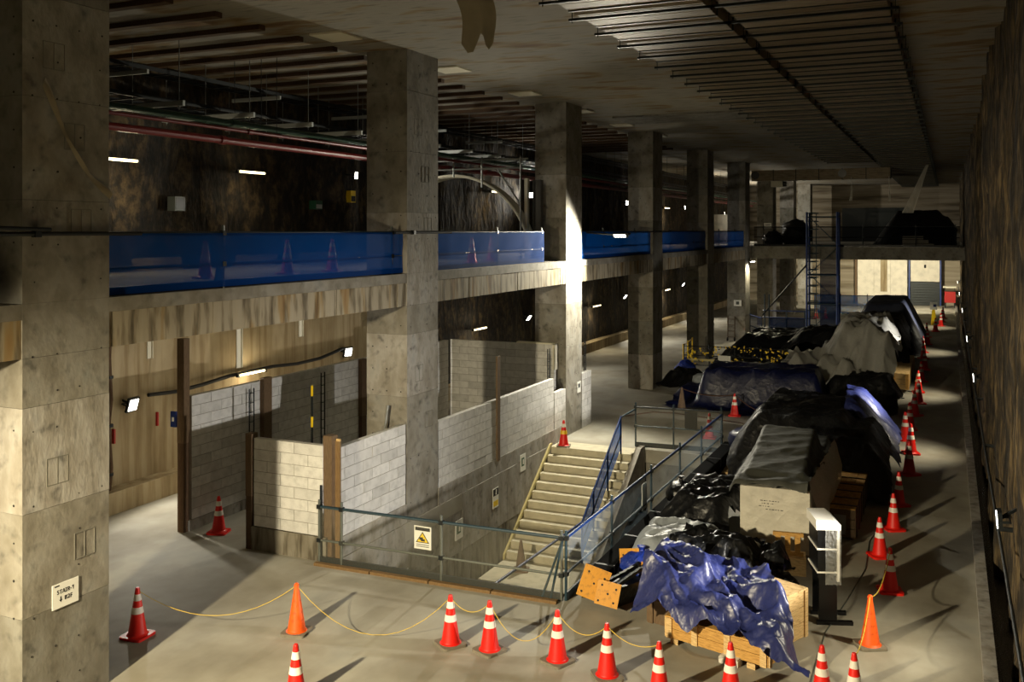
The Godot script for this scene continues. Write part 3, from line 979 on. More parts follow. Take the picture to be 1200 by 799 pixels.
func build_cones() -> void:
	var gf := "red cones on the rope line in front of the stairwell"
	var lf := "red traffic cone with two white bands on the yellow rope line before the stairwell"
	var front := [[-6.35, -11.82], [-5.76, -11.86], [-4.79, -11.95], [-4.04, -11.81], [-3.27, -11.55], [-2.46, -11.9]]
	for i in front.size():
		cone("red", Vector3(front[i][0], 0, front[i][1]), lf, gf, rng.randf() * 1.2)
	cone("red", Vector3(-1.42, 0, -12.28), "red traffic cone with white bands beyond the tarp-covered crates, by the drain side", "", 0.4)
	cone("red", Vector3(-1.04, 0, -12.22), "red traffic cone tied to the yellow rope next to the bright orange cone", "", 0.9)
	cone("red", Vector3(-7.33, 0, -9.62), "red traffic cone with only its tip in view, out in front of the rope line", "", 0.2)
	cone("deep", Vector3(-10.55, 0, -10.2), "red cone in the shadow of the column with the stair sign", "", 0.1)
	cone("deep", Vector3(-12.75, 0, -14.35), "red cone in the doorway between the block walls", "", 0.3)
	cone("orange", Vector3(-8.56, 0, -11.25), "faded orange cone without bands on the rope line", "", 0.2)
	cone("orange", Vector3(-1.0, 0, -14.21), "bright orange cone with the yellow rope tied on its tip", "", 0.5)
	cone("red", Vector3(-9.42, 0.0, -23.95), "red cone with a yellow band at the head of the stairs", "", 0.3)
	var st := S()
	var last: Node3D = get_child(get_child_count() - 1)
	lathe(st, [Vector2(0.093, 0.335), Vector2(0.098, 0.338), Vector2(0.083, 0.43), Vector2(0.078, 0.433)], 20)
	obj("yellow_band", st, M.cone_yellow, last)
	cone("dusty", Vector3(-9.05, -2.1, -20.3), "dusty grey cone on the stair landing", "", 0.3)
	cone("dusty", Vector3(-7.91, 0, -30.6), "dusty grey cone at the corner of the long blue tarp", "", 0.3)
	cone("far", Vector3(-6.1, 0, -30.1), "orange-red cone in front of the long blue tarp", "", 0.1)
	cone("far", Vector3(-6.09, 0, -26.6), "orange-red cone just behind the far guard rail of the stairwell", "", 0.1)
	var row := [[-0.86, -16.5], [-1.12, -18.2], [-0.98, -19.95], [-0.96, -21.75], [-0.86, -24.6], [-0.9, -26.9], [-1.04, -30.2], [-1.1, -28.6], [-0.98, -32.5], [-0.92, -34.8], [-1.0, -37.2], [-0.97, -39.9], [-0.92, -43.3], [-1.05, -47.1], [-1.12, -49.4], [-1.0, -53.0], [-1.1, -56.6], [-0.7, -60.0], [-0.45, -63.5], [-0.4, -66.5], [-0.35, -69.0]]
	for i in row.size():
		cone("far", Vector3(row[i][0], 0, row[i][1]), "orange-red cone in the long row between tarp-covered goods and drain", "cones in the long row along the drain aisle", rng.randf(), 1.0 if i < 4 else 1.12)
	for q in [[-12.4, -13.6], [-12.1, -15.6], [-12.0, -17.0], [-11.5, -22.6], [-11.9, -24.6]]:
		cone("deep", Vector3(q[0], UP - 0.02, q[1]), "red cone on the upper floor behind the blue netting", "upper floor cones behind blue netting", 0.2)
	cone("dusty", Vector3(-10.45, UP - 0.02, -11.75), "small dusty cone on the upper floor behind the blue netting", "", 0.2, 0.6)
	# ropes
	var tips := [Vector3(-10.55, 0.66, -10.2), Vector3(-8.56, 0.68, -11.25), Vector3(-6.35, 0.66, -11.82), Vector3(-5.76, 0.66, -11.86), Vector3(-4.79, 0.66, -11.95), Vector3(-4.04, 0.66, -11.81), Vector3(-3.27, 0.66, -11.55)]
	var drops := [0.40, 0.62, 0.16, 0.45, 0.20, 0.12]
	var pts := []
	for i in tips.size() - 1:
		pts.append_array(sag(tips[i], tips[i + 1], drops[i], 12))
	st = S()
	path(st, pts, 0.0045, 5)
	tag(obj("barrier_rope", st, M.rope), "thin yellow rope sagging from cone to cone before the stairwell", "rope")
	st = S()
	pts = sag(Vector3(-1.04, 0.66, -12.22), Vector3(-1.0, 0.70, -14.21), 0.18, 8)
	pts.append_array(sag(Vector3(-1.0, 0.70, -14.21), Vector3(-0.86, 0.66, -16.5), 0.22, 10))
	path(st, pts, 0.008, 5)
	tag(obj("barrier_rope", st, M.rope), "yellow rope tied over the bright orange cone beside the drain", "rope")
	st = S()
	pts = sag(Vector3(-7.91, 0.66, -30.6), Vector3(-6.1, 0.66, -30.1), 0.12, 8)
	pts.append_array(sag(Vector3(-6.1, 0.66, -30.1), Vector3(-4.3, 0.12, -29.6), 0.2, 8))
	path(st, pts, 0.016, 5)
	tag(obj("barrier_rope", st, M.rope_dark), "dark red rope hung between cones before the long blue tarp", "rope")

# ---------------------------------------------------------------- crates and tarps
func crate(label: String, at: Vector3, turn: float, s: Vector3, planks: int, m: Material, battens: Array, bm: Material, lid := true, group := "") -> Node3D:
	# s = outer size; planks lie along x on the long sides; battens = x positions (-0.5..0.5) of upright boards
	var t := thing("wooden_crate", label, "crate", at, turn, group)
	var h := s * 0.5
	var ph := s.y / planks
	for side in [-1.0, 1.0]:
		for i in planks:
			var st := S()
			var j := rng.randf_range(-0.004, 0.004)
			bx(st, Vector3(-h.x, i * ph + 0.004, side * (h.z - 0.022) + j), Vector3(h.x, (i + 1) * ph - 0.004, side * h.z + j))
			obj("side_plank", st, m, t)
			st = S()
			bx(st, Vector3(side * (h.x - 0.022) + j, i * ph + 0.004, -h.z + 0.024), Vector3(side * h.x + j, (i + 1) * ph - 0.004, h.z - 0.024))
			obj("end_plank", st, m, t)
		for b in battens:
			var st := S()
			bx(st, Vector3(b * s.x - 0.045, 0, side * h.z), Vector3(b * s.x + 0.045, s.y + 0.01, side * (h.z + 0.022)))
			obj("batten", st, bm, t)
		for b in [-0.5, 0.5]:
			var st := S()
			bx(st, Vector3(side * h.x, 0, b * s.z - 0.05 * signf(b) - 0.04), Vector3(side * (h.x + 0.022), s.y + 0.01, b * s.z - 0.05 * signf(b) + 0.04))
			obj("end_batten", st, bm, t)
	if lid:
		var n := maxi(2, int(s.z / 0.2))
		for i in n:
			var st := S()
			bx(st, Vector3(-h.x - 0.01, s.y, -h.z + s.z * i / n + 0.004), Vector3(h.x + 0.01, s.y + 0.025 + rng.randf_range(0, 0.004), -h.z + s.z * (i + 1) / n - 0.004))
			obj("lid_plank", st, m, t)
	return t

func tarp(called: String, label: String, c: Array, supports: Array, amp: float, freq: float, sd: int, m: Material, cell := 0.05, group := "", floor_y := 0.012, grain_dir := 0.6) -> MeshInstance3D:
	# c: four xz corners in order round the sheet; supports: [x, z, half x, half z, turn, top, slope, tilt x, tilt z]
	var fn := FastNoiseLite.new()
	fn.seed = sd
	fn.frequency = freq
	fn.fractal_type = FastNoiseLite.FRACTAL_RIDGED
	fn.fractal_octaves = 2
	fn.fractal_gain = 0.35
	fn.domain_warp_enabled = true
	fn.domain_warp_amplitude = 0.6 / freq * 0.25
	fn.domain_warp_frequency = freq * 0.7
	var f2 := FastNoiseLite.new()
	f2.seed = sd + 9
	f2.frequency = 0.8
	var A: Vector2 = c[0]
	var B: Vector2 = c[1]
	var C: Vector2 = c[2]
	var D: Vector2 = c[3]
	var nu := int(clampf(maxf(A.distance_to(B), C.distance_to(D)) / cell, 8, 150))
	var nv := int(clampf(maxf(A.distance_to(D), B.distance_to(C)) / cell, 8, 150))
	var P := []
	for i in nu + 1:
		var row := []
		for j in nv + 1:
			var u := float(i) / nu
			var v := float(j) / nv
			var p := A.lerp(B, u).lerp(D.lerp(C, u), v)
			p += Vector2(f2.get_noise_2d(p.x * 1.5, p.y * 1.5), f2.get_noise_2d(p.x * 1.5 + 30.0, p.y * 1.5)) * minf(0.16, amp)
			var y := floor_y
			for s in supports:
				var q: Vector2 = (p - Vector2(s[0], s[1])).rotated(s[4])
				var dx := maxf(absf(q.x) - s[2], 0.0)
				var dz := maxf(absf(q.y) - s[3], 0.0)
				var d := sqrt(dx * dx + dz * dz + 0.0064) - 0.08
				var top: float = s[5] + (s[7] * q.x + s[8] * q.y if s.size() > 8 else 0.0)
				var hh: float = top - d * s[6]
				var k := 0.10
				var mx := clampf(0.5 + 0.5 * (hh - y) / k, 0.0, 1.0)
				y = lerpf(y, hh, mx) + k * mx * (1.0 - mx)
			var w := p.rotated(grain_dir)
			var fold := fn.get_noise_2d(w.x * 0.5, w.y * 1.5)
			var fold2 := fn.get_noise_2d(p.x * 1.9 + 40.0, p.y * 2.3)
			var lift := (fold * 0.8 + fold2 * 0.2 + 0.35) * amp
			y += maxf(lift, -0.01) if y < floor_y + 0.1 else lift
			row.append(Vector3(p.x, maxf(y, floor_y), p.y))
		P.append(row)
	var st := S()
	st.set_smooth_group(1)
	for i in nu:
		for j in nv:
			quad(st, P[i][j], P[i + 1][j], P[i + 1][j + 1], P[i][j + 1], Vector3.UP)
	var o := obj(called, st, m)
	tag(o, label, "tarpaulin", group)
	return o

func V(x: float, y: float) -> Vector2:
	return Vector2(x, y)

func lump(called: String, label: String, category: String, at: Vector3, r: Vector3, sd: int, m: Material, rough := 0.25) -> Node3D:
	# a soft sack: noisy ellipsoid resting on its base, with a tied neck
	var fn := FastNoiseLite.new()
	fn.seed = sd
	fn.frequency = 1.6
	var st := S()
	st.set_smooth_group(1)
	var nu := 18
	var nv := 12
	var P := []
	for i in nv + 1:
		var row := []
		var ph := PI * i / nv
		for j in nu + 1:
			var a := TAU * (j % nu) / nu
			var d := Vector3(sin(ph) * cos(a), -cos(ph), sin(ph) * sin(a))
			var k := 1.0 + rough * fn.get_noise_3d(d.x * 1.3, d.y * 1.3, d.z * 1.3)
			var p := Vector3(d.x * r.x, d.y * r.y, d.z * r.z) * k
			p.y = maxf(p.y + r.y * 0.8, 0.0)
			row.append(p)
		P.append(row)
	for i in nv:
		for j in nu:
			var mid: Vector3 = (P[i][j] + P[i + 1][j + 1]) * 0.5 - Vector3(0, r.y * 0.7, 0)
			quad(st, P[i][j], P[i][j + 1], P[i + 1][j + 1], P[i + 1][j], mid)
	var t := thing(called, label, category, at)
	obj("sack", st, m, t)
	st = S()
	var top: Vector3 = P[nv][0]
	lathe(st, [Vector2(0.05, -0.03), Vector2(0.03, 0.03), Vector2(0.07, 0.09), Vector2(0.0, 0.07)], 10, top)
	obj("tied_neck", st, m, t)
	return t

func build_goods() -> void:
	# --- front group: low pallet crate, pale crate, blue tarp
	crate("low yellowish pallet crate showing under the blue tarp", Vector3(-2.81, 0.08, -13.24), -0.27, Vector3(1.54, 0.27, 0.6), 2, M.wood_yellow, [-0.46, -0.2, 0.12, 0.46], M.wood_pale)
	var st := S()
	var t := thing("foam_block", "small white block under the edge of the pallet crate", "block", Vector3(-2.66, 0, -12.86), -0.27)
	bx(st, Vector3(-0.14, 0, -0.07), Vector3(0.14, 0.085, 0.07))
	obj("lower_half", st, M.foam, t)
	st = S()
	bx(st, Vector3(-0.13, 0.086, -0.065), Vector3(0.13, 0.10, 0.065))
	obj("upper_half", st, M.foam, t)
	for q in [[-3.42, -13.42, "stub of timber bearing the pallet crate, toward the stairwell"], [-2.3, -13.1, "stub of timber bearing the pallet crate, toward the drain"]]:
		var b := thing("timber_bearer", q[2], "timber", Vector3(q[0], 0, q[1]), -0.27)
		st = S()
		bx(st, Vector3(-0.06, 0, -0.3), Vector3(0.06, 0.078, 0.3))
		obj("beam", st, M.wood_brown, b)
		st = S()
		bx(st, Vector3(-0.06, 0.002, 0.3), Vector3(0.06, 0.076, 0.304))
		obj("end_grain", st, M.wood_pale, b)
	crate("pale new plywood crate beside the blue tarp with battened end", Vector3(-2.66, 0.0, -14.18), -0.42, Vector3(1.45, 0.66, 0.74), 3, M.wood_pale, [-0.47, 0.0, 0.47], M.wood_pale)
	crate("wooden crate hidden to its top edge behind the blue tarp", Vector3(-3.72, 0.0, -13.95), -0.27, Vector3(0.55, 0.72, 0.6), 2, M.wood_brown, [-0.4, 0.4], M.wood_brown)
	tarp("blue_tarp", "crumpled blue tarp heaped over the pallet crate and the pale crate", [V(-4.12, -13.10), V(-1.62, -12.42), V(-2.40, -14.25), V(-4.15, -14.7)], [[-3.62, -13.85, 0.40, 0.36, -0.27, 0.86, 2.0, 0, 0], [-3.1, -13.6, 0.5, 0.3, -0.3, 0.62, 1.1, -0.25, 0.0], [-2.66, -14.18, 0.74, 0.40, -0.42, 0.76, 2.2, 0, 0], [-2.81, -13.20, 0.82, 0.36, -0.27, 0.42, 1.9, 0, 0]], 0.24, 0.85, 12, M.tarp_blue, 0.026, "", 0.012, -0.75)
	# --- second group between the rail and the white box
	tarp("pale_tarp", "pale grey-blue plastic sheet over goods behind the blue tarp", [V(-4.95, -14.9), V(-3.3, -14.75), V(-3.45, -16.9), V(-4.75, -17.3)], [[-4.15, -15.9, 0.5, 0.6, 0.1, 0.62, 1.3, 0, 0]], 0.12, 1.0, 22, M.tarp_pale, 0.045)
	tarp("black_tarp", "black sheet folded between blue tarp and white box", [V(-4.2, -14.75), V(-2.35, -14.95), V(-2.4, -16.6), V(-3.9, -15.9)], [[-3.5, -15.35, 0.5, 0.25, 0.0, 0.72, 1.5, 0, 0], [-2.8, -15.75, 0.3, 0.25, 0.2, 0.5, 1.5, 0, 0]], 0.22, 1.4, 32, M.tarp_black, 0.04)
	tarp("black_tarp", "black plastic heap beside the side guard rail and white box", [V(-5.0, -17.0), V(-3.6, -16.8), V(-3.6, -19.6), V(-4.9, -19.9)], [[-4.15, -18.2, 0.35, 0.8, 0.0, 0.75, 1.3, 0, 0]], 0.22, 1.2, 42, M.tarp_black, 0.05)
	lump("blue_sack", "bright blue sack by the yellow scaffold plates", "sack", Vector3(-4.55, 0, -15.0), Vector3(0.36, 0.34, 0.3), 3, M.sack_blue)
	lump("black_bag", "black bag slumped behind the pale crate", "bag", Vector3(-2.42, 0.0, -15.35), Vector3(0.30, 0.26, 0.28), 4, M.tarp_black)
	lump("black_bag", "round black bag next to the wrapped gate unit", "bag", Vector3(-2.22, 0.0, -15.0), Vector3(0.2, 0.22, 0.2), 5, M.tarp_black)
	lump("navy_bag", "navy plastic bundle in front of the white box", "bag", Vector3(-2.85, 0.0, -16.3), Vector3(0.38, 0.3, 0.3), 6, M.tarp_navy)
	lump("black_bag", "black bag on the planks by the side guard rail", "bag", Vector3(-4.98, 0.22, -19.2), Vector3(0.3, 0.26, 0.34), 7, M.tarp_black)
	crate("small orange-brown box end behind the pale crate", Vector3(-2.95, 0.0, -15.0), 0.3, Vector3(0.55, 0.58, 0.4), 2, M.wood_brown, [-0.4, 0.4], M.wood_brown)
	t = thing("yellow_pallet", "yellow wooden pallet end with slots in front of the white box", "pallet", Vector3(-2.5, 0, -16.75), 0.15)
	for i in 3:
		st = S()
		bx(st, Vector3(-0.2 + i * 0.16, 0.3, -0.03), Vector3(-0.11 + i * 0.16, 0.62, 0.03))
		obj("slat", st, M.wood_yellow, t)
	for y in [0.28, 0.60]:
		st = S()
		bx(st, Vector3(-0.24, y, -0.04), Vector3(0.26, y + 0.06, 0.02))
		obj("rail", st, M.wood_yellow, t)
	st = S()
	bx(st, Vector3(-0.26, 0, -0.25), Vector3(0.3, 0.28, 0.2))
	obj("base_board", st, M.wood_pale, t)
	# white wrapped box with olive cover
	t = thing("wrapped_box", "long white wrapped box with handwriting on its end", "box", Vector3(-2.9, 0, -19.0), 0.05)
	st = S()
	bx(st, Vector3(-0.60, 0.10, -2.3), Vector3(0.60, 1.22, 1.62))
	obj("body", st, M.wrap_white, t)
	for x in [-0.45, 0.45]:
		st = S()
		bx(st, Vector3(x - 0.06, 0.0, -2.2), Vector3(x + 0.06, 0.10, 1.5))
		obj("skid", st, M.wood_brown, t)
	var writing := [[0.98, -0.25, 0.32], [0.93, -0.22, 0.2], [0.88, -0.27, 0.16], [0.83, -0.15, 0.26]]
	for i in writing.size():
		var x: float = writing[i][1]
		var e: float = x + writing[i][2]
		var s2 := S()
		while x < e:
			var l := rng.randf_range(0.015, 0.05)
			bx(s2, Vector3(x, writing[i][0], 1.62), Vector3(x + l, writing[i][0] + 0.012, 1.6225))
			x += l + rng.randf_range(0.008, 0.03)
		obj("handwriting", s2, M.ink, t)
	tarp("olive_cover", "olive-grey canvas cover over the white wrapped box", [V(-3.60, -17.26), V(-2.24, -17.26), V(-2.2, -21.6), V(-3.85, -21.6)], [[-2.93, -19.0, 0.48, 1.3, 0.05, 1.58, 4.0, 0.0, -0.12], [-2.93, -19.4, 0.66, 2.06, 0.05, 1.34, 4.0, 0, 0]], 0.05, 0.8, 52, M.tarp_olive, 0.05, "", 1.08)
	st = S()
	st.set_smooth_group(1)
	var fn := FastNoiseLite.new()
	fn.seed = 77
	fn.frequency = 0.9
	var prev := []
	for i in 31:
		var row := []
		for j in 13:
			var z := lerpf(-17.4, -21.4, i / 30.0)
			var v := j / 12.0
			row.append(Vector3(-2.215 + 0.16 * sin(v * 2.2) + 0.05 * fn.get_noise_2d(z * 2.0, v * 2.0), lerpf(1.36, 0.25, v) - 0.06 * v * fn.get_noise_2d(z, 3.0), z))
		if i > 0:
			for j in 12:
				quad(st, prev[j], row[j], row[j + 1], prev[j + 1], Vector3(1, 0, 0))
		prev = row
	tag(obj("plastic_film", st, M.film), "translucent plastic film hanging down the side of the white wrapped box", "plastic film")
	# banded crate stack
	t = thing("banded_crate", "long brown wooden crate bound with black bands beside the film-covered box", "crate", Vector3(-1.86, 0, -20.5))
	for i in 3:
		for s in [-1.0, 1.0]:
			st = S()
			bx(st, Vector3(s * 0.25, 0.02 + i * 0.18, -1.55), Vector3(s * 0.272, 0.19 + i * 0.18, 1.55))
			obj("side_plank", st, M.wood_brown, t)
			st = S()
			bx(st, Vector3(-0.25, 0.02 + i * 0.18, s * 1.53), Vector3(0.25, 0.19 + i * 0.18, s * 1.55))
			obj("end_plank", st, M.wood_brown, t)
		st = S()
		bx(st, Vector3(-0.27 + i * 0.182, 0.555, -1.56), Vector3(-0.095 + i * 0.182, 0.58, 1.56))
		obj("lid_plank", st, M.wood_yellow, t)
	for i in 6:
		var z := 1.35 - i * 0.54
		st = S()
		bx(st, Vector3(-0.285, 0.58, z - 0.025), Vector3(0.285, 0.592, z + 0.025))
		bx(st, Vector3(0.273, 0.0, z - 0.025), Vector3(0.285, 0.592, z + 0.025))
		bx(st, Vector3(-0.285, 0.0, z - 0.025), Vector3(-0.273, 0.592, z + 0.025))
		obj("black_band", st, M.black_panel, t)
	st = S()
	bx(st, Vector3(-0.12, 0.08, 1.551), Vector3(0.1, 0.45, 1.56))
	obj("metal_label", st, M.steel, t)
	# wrapped gate unit: two dark panels on feet, white foam top, film
	t = thing("gate_unit", "black upright gate unit with white foam top wrapped in clear film", "gate unit", Vector3(-1.70, 0, -14.95), 0.35)
	for z in [-0.16, 0.22]:
		st = S()
		bx(st, Vector3(-0.13, 0.06, z - 0.02), Vector3(0.13, 0.72, z + 0.02))
		obj("leg_panel", st, M.black_panel, t)
		st = S()
		bx(st, Vector3(-0.16, 0.0, z - 0.035), Vector3(0.36, 0.055, z + 0.035))
		obj("foot", st, M.black_panel, t)
	st = S()
	bx(st, Vector3(-0.16, 0.70, -0.26), Vector3(0.08, 1.42, 0.30))
	obj("cabinet", st, M.black_panel, t)
	st = S()
	prism(st, PackedVector2Array([Vector2(-0.19, 1.42), Vector2(0.16, 1.42), Vector2(0.16, 1.50), Vector2(0.08, 1.56), Vector2(-0.19, 1.56)]), -0.30, 0.34)
	obj("foam_top", st, M.foam, t)
	for y in [0.78, 1.12]:
		st = S()
		bx(st, Vector3(-0.175, y, -0.275), Vector3(0.12, y + 0.022, 0.315))
		obj("strap", st, M.foam, t)
	st = S()
	bx(st, Vector3(0.115, 0.66, -0.24), Vector3(0.15, 1.42, 0.31))
	obj("corner_foam", st, M.foam, t)
	st = S()
	st.set_smooth_group(1)
	for i in 14:
		for j in 10:
			var c := []
			for k in [[0, 0], [1, 0], [1, 1], [0, 1]]:
				var a := float(i + k[0]) / 14.0
				var y := lerpf(0.62, 1.46, float(j + k[1]) / 10.0)
				var p := Vector3(lerpf(-0.06, 0.165, a), y, 0.335)
				p.z += 0.03 * fn.get_noise_2d(a * 9.0, y * 5.0)
				c.append(p)
			quad(st, c[0], c[1], c[2], c[3], Vector3(0, 0, 1))
	obj("film", st, M.film_white, t)
	# --- black heap and blue-white sheet
	tarp("black_tarp", "big black tarp draped over goods behind the olive cover", [V(-4.7, -21.2), V(-1.1, -21.5), V(-1.45, -27.5), V(-4.7, -28.0)], [[-3.2, -24.6, 0.9, 1.6, 0.0, 1.42, 1.5, 0, 0], [-2.3, -23.6, 0.6, 1.2, 0.0, 1.15, 1.6, 0, 0]], 0.16, 0.7, 62, M.tarp_black, 0.07)
	tarp("blue_white_tarp", "blue and silver sheet hanging off the drain side of the black tarp", [V(-2.35, -24.5), V(-1.05, -24.2), V(-1.2, -27.6), V(-2.5, -27.9)], [[-2.5, -26.0, 0.35, 1.3, 0.0, 1.55, 1.25, 0, 0]], 0.12, 0.9, 72, M.tarp_blue, 0.06)
	# --- long blue tarp with silver cover
	tarp("long_blue_tarp", "long dark blue tarp stretched over low stacks behind the stairwell", [V(-8.5, -30.4), V(-3.4, -30.1), V(-3.4, -34.0), V(-8.6, -34.2)], [[-5.6, -32.3, 1.7, 0.9, 0.05, 1.18, 3.5, 0, 0], [-7.9, -32.8, 0.4, 0.6, 0.05, 0.35, 1.5, 0, 0]], 0.14, 0.75, 82, M.tarp_navy, 0.065)
	tarp("silver_tarp", "silver-grey tarp with deep folds over the tall stack", [V(-5.2, -32.6), V(-1.55, -33.1), V(-1.7, -40.3), V(-5.4, -40.2)], [[-2.75, -36.8, 0.62, 2.2, 0.0, 2.25, 1.55, 0, 0], [-4.0, -34.4, 0.9, 0.9, 0.0, 1.2, 1.2, 0, 0]], 0.42, 0.6, 92, M.tarp_silver, 0.06, "", 0.012, 1.2)
	tarp("black_tarp", "black sheet at the foot of the silver-grey tarp", [V(-4.0, -31.6), V(-1.5, -31.9), V(-1.35, -34.6), V(-3.6, -34.3)], [[-2.6, -33.3, 0.75, 0.6, 0.0, 0.95, 1.6, 0, 0]], 0.2, 0.9, 102, M.tarp_black, 0.06)
	tarp("black_tarp", "low black tarp heap behind the caution barrier", [V(-9.2, -40.8), V(-3.9, -40.4), V(-3.6, -46.6), V(-8.6, -47.4)], [[-6.4, -43.4, 1.5, 1.6, 0.0, 1.1, 0.9, 0, 0], [-4.9, -42.0, 0.6, 1.0, 0.0, 1.5, 1.1, 0, 0]], 0.25, 0.6, 112, M.tarp_black, 0.1)
	tarp("black_tarp", "black sheet behind the silver-grey tarp", [V(-3.4, -39.6), V(-1.4, -39.7), V(-1.5, -46.5), V(-4.2, -46.6)], [[-2.6, -42.6, 0.7, 2.2, 0.0, 2.1, 2.2, 0, 0]], 0.16, 0.7, 122, M.tarp_black, 0.1)
	tarp("grey_tarp", "blue-grey tarp over the far box by the white boards", [V(-4.6, -47.2), V(-1.15, -47.0), V(-1.0, -55.0), V(-4.6, -55.5)], [[-2.75, -51.0, 0.75, 2.9, 0.0, 2.3, 2.1, 0, 0]], 0.12, 0.5, 132, M.tarp_slate, 0.1)
	crate("white boxed skid under the blue-grey tarp", Vector3(-2.2, 0.35, -47.35), 0.0, Vector3(1.1, 0.5, 0.5), 2, M.wrap_white, [-0.45, 0.45], M.wrap_white)
	crate("long pale wooden box on the floor beside the cone row", Vector3(-1.58, 0.12, -39.6), 0.0, Vector3(0.55, 0.55, 5.6), 3, M.wood_pale, [-0.4, 0.4], M.wood_yellow)
	lump("blue_sack", "round blue sack beside the caution barrier", "sack", Vector3(-9.3, 0.0, -36.55), Vector3(0.42, 0.42, 0.4), 13, M.sack_blue)
	tarp("black_tarp", "black sheet heaped under the caution barrier beside the round blue sack", [V(-9.75, -33.9), V(-8.3, -33.8), V(-8.2, -36.0), V(-9.7, -36.2)], [[-8.95, -35.0, 0.35, 0.5, 0.0, 0.45, 1.0, 0, 0]], 0.2, 1.0, 14, M.tarp_black, 0.08)
	lump("pale_bag", "pale plastic bundle at the end of the long blue tarp", "bag", Vector3(-7.9, 0.3, -33.6), Vector3(0.4, 0.25, 0.3), 15, M.tarp_pale)
	# --- caution barrier: rails wrapped in yellow and black tape
	t = thing("caution_barrier", "barrier wrapped in yellow and black caution tape with a white notice", "barrier", Vector3(-9.45, 0, -36.9), 0.0)
	for y in [0.55, 0.92, 1.28]:
		st = S()
		tube(st, Vector3(0, y, 0), Vector3(3.9, y, -0.3), 0.02, 6)
		obj("rail", st, M.steel_dark, t)
	for i in 5:
		st = S()
		tube(st, Vector3(i * 0.975, 0, -0.075 * i), Vector3(i * 0.975, 1.36, -0.075 * i), 0.025, 6)
		obj("post", st, M.steel_dark, t)
	for i in 150:
		var u := rng.randf()
		var y := 0.55 + 0.78 * rng.randf()
		var dense := 1.0 if u < 0.12 or u > 0.92 else 0.75
		if rng.randf() > dense:
			continue
		st = S()
		var b := Basis(Vector3(0, 0, 1), rng.randf() * PI)
		obox(st, Transform3D(b, Vector3(3.9 * u, y, -0.3 * u + 0.035)), Vector3(rng.randf_range(0.05, 0.11), rng.randf_range(0.03, 0.07), 0.012))
		obj("tape_flag", st, M.sign_yellow if rng.randf() < 0.62 else M.ink, t)
	st = S()
	bx(st, Vector3(0.05, 0.72, -0.02), Vector3(1.6, 0.80, -0.06))
	obj("yellow_board", st, M.strip_yellow, t)
	st = S()
	bx(st, Vector3(1.35, 0.70, 0.05), Vector3(1.83, 0.98, 0.065))
	obj("white_notice", st, M.paper, t)
	t = thing("caution_barrier_return", "short yellow taped return of the caution barrier toward the column", "barrier", Vector3(-9.45, 0, -36.9))
	for y in [0.55, 0.92, 1.28]:
		st = S()
		tube(st, Vector3(-0.04, y, -0.05), Vector3(-0.3, y, -2.6), 0.02, 6)
		obj("rail", st, M.sign_yellow, t)
	for i in 3:
		st = S()
		tube(st, Vector3(-0.05 - 0.12 * i, 0, -0.1 - 1.2 * i), Vector3(-0.05 - 0.12 * i, 1.34, -0.1 - 1.2 * i), 0.03, 6)
		obj("post", st, M.sign_yellow, t)
	# --- beside the guard rail: long black-wrapped beam, planks, bent yellow plates
	t = thing("wrapped_beam", "long black-wrapped beam lying along the side guard rail", "beam", Vector3(-5.12, 0, -14.2))
	st = S()
	bx(st, Vector3(-0.16, 0.0, 0), Vector3(0.16, 0.34, -10.6))
	obj("beam", st, M.black_cloth, t)
	for i in 7:
		st = S()
		bx(st, Vector3(-0.17, 0.0, -0.6 - i * 1.6), Vector3(0.17, 0.35, -0.66 - i * 1.6))
		obj("strap", st, M.steel_dark, t)
	for i in 3:
		var pl := thing("timber_plank", ["worn plank lying along the black-wrapped beam near the blue sack", "worn plank lying along the middle of the black-wrapped beam", "worn plank lying by the far end of the black-wrapped beam"][i], "plank", Vector3(-4.78, 0, -16.6 - i * 2.9), 0.04 * (i - 1))
		st = S()
		bx(st, Vector3(-0.12, 0.0, 0), Vector3(0.12, 0.05, -2.7))
		obj("board", st, M.wood_brown, pl)
		st = S()
		bx(st, Vector3(-0.1, 0.052, -0.2), Vector3(0.11, 0.10, -2.5))
		obj("upper_board", st, M.wood_pale, pl)
	yellow_plate("leaning yellow steel plate with bolt holes next to the guard rail corner", Vector3(-5.02, 0.0, -13.82), 0.2, -0.5, 0.42, 0.48)
	yellow_plate("second yellow steel plate propped at the floor before the dark bars", Vector3(-4.72, 0.0, -13.72), 0.1, -0.25, 0.36, 0.36)
	yellow_plate("yellow steel plate end behind the dark bars", Vector3(-4.68, 0.0, -14.85), -0.2, 0.35, 0.36, 0.5)
	yellow_plate("far yellow steel plate end beside the blue sack", Vector3(-4.30, 0.0, -14.6), -0.35, 0.3, 0.3, 0.42)
	for i in 4:
		var bq := thing("steel_bar", "dark steel bar bridging the yellow plates", "bar", Vector3(-4.95 + 0.1 * i, 0.30 + 0.05 * (i % 2), -13.95), 0.0, "dark bars between the yellow plates")
		st = S()
		bar(st, Vector3(0, 0, 0), Vector3(0.32, 0.08 + 0.03 * i, -0.75), 0.05, 0.05)
		obj("bar", st, M.steel_dark, bq)
		st = S()
		tube(st, Vector3(0.32, 0.08 + 0.03 * i, -0.74), Vector3(0.33, 0.085 + 0.03 * i, -0.80), 0.04, 8)
		obj("knob", st, M.steel_dark, bq)
	t = thing("dark_box", "dark box between the yellow plates under the steel bars", "box", Vector3(-4.72, 0, -14.35), -0.4)
	st = S()
	bx(st, Vector3(-0.2, 0, -0.4), Vector3(0.2, 0.26, 0.3))
	obj("body", st, M.tarp_black, t)
	st = S()
	bx(st, Vector3(-0.21, 0.262, -0.41), Vector3(0.21, 0.285, 0.31))
	obj("lid", st, M.steel_dark, t)
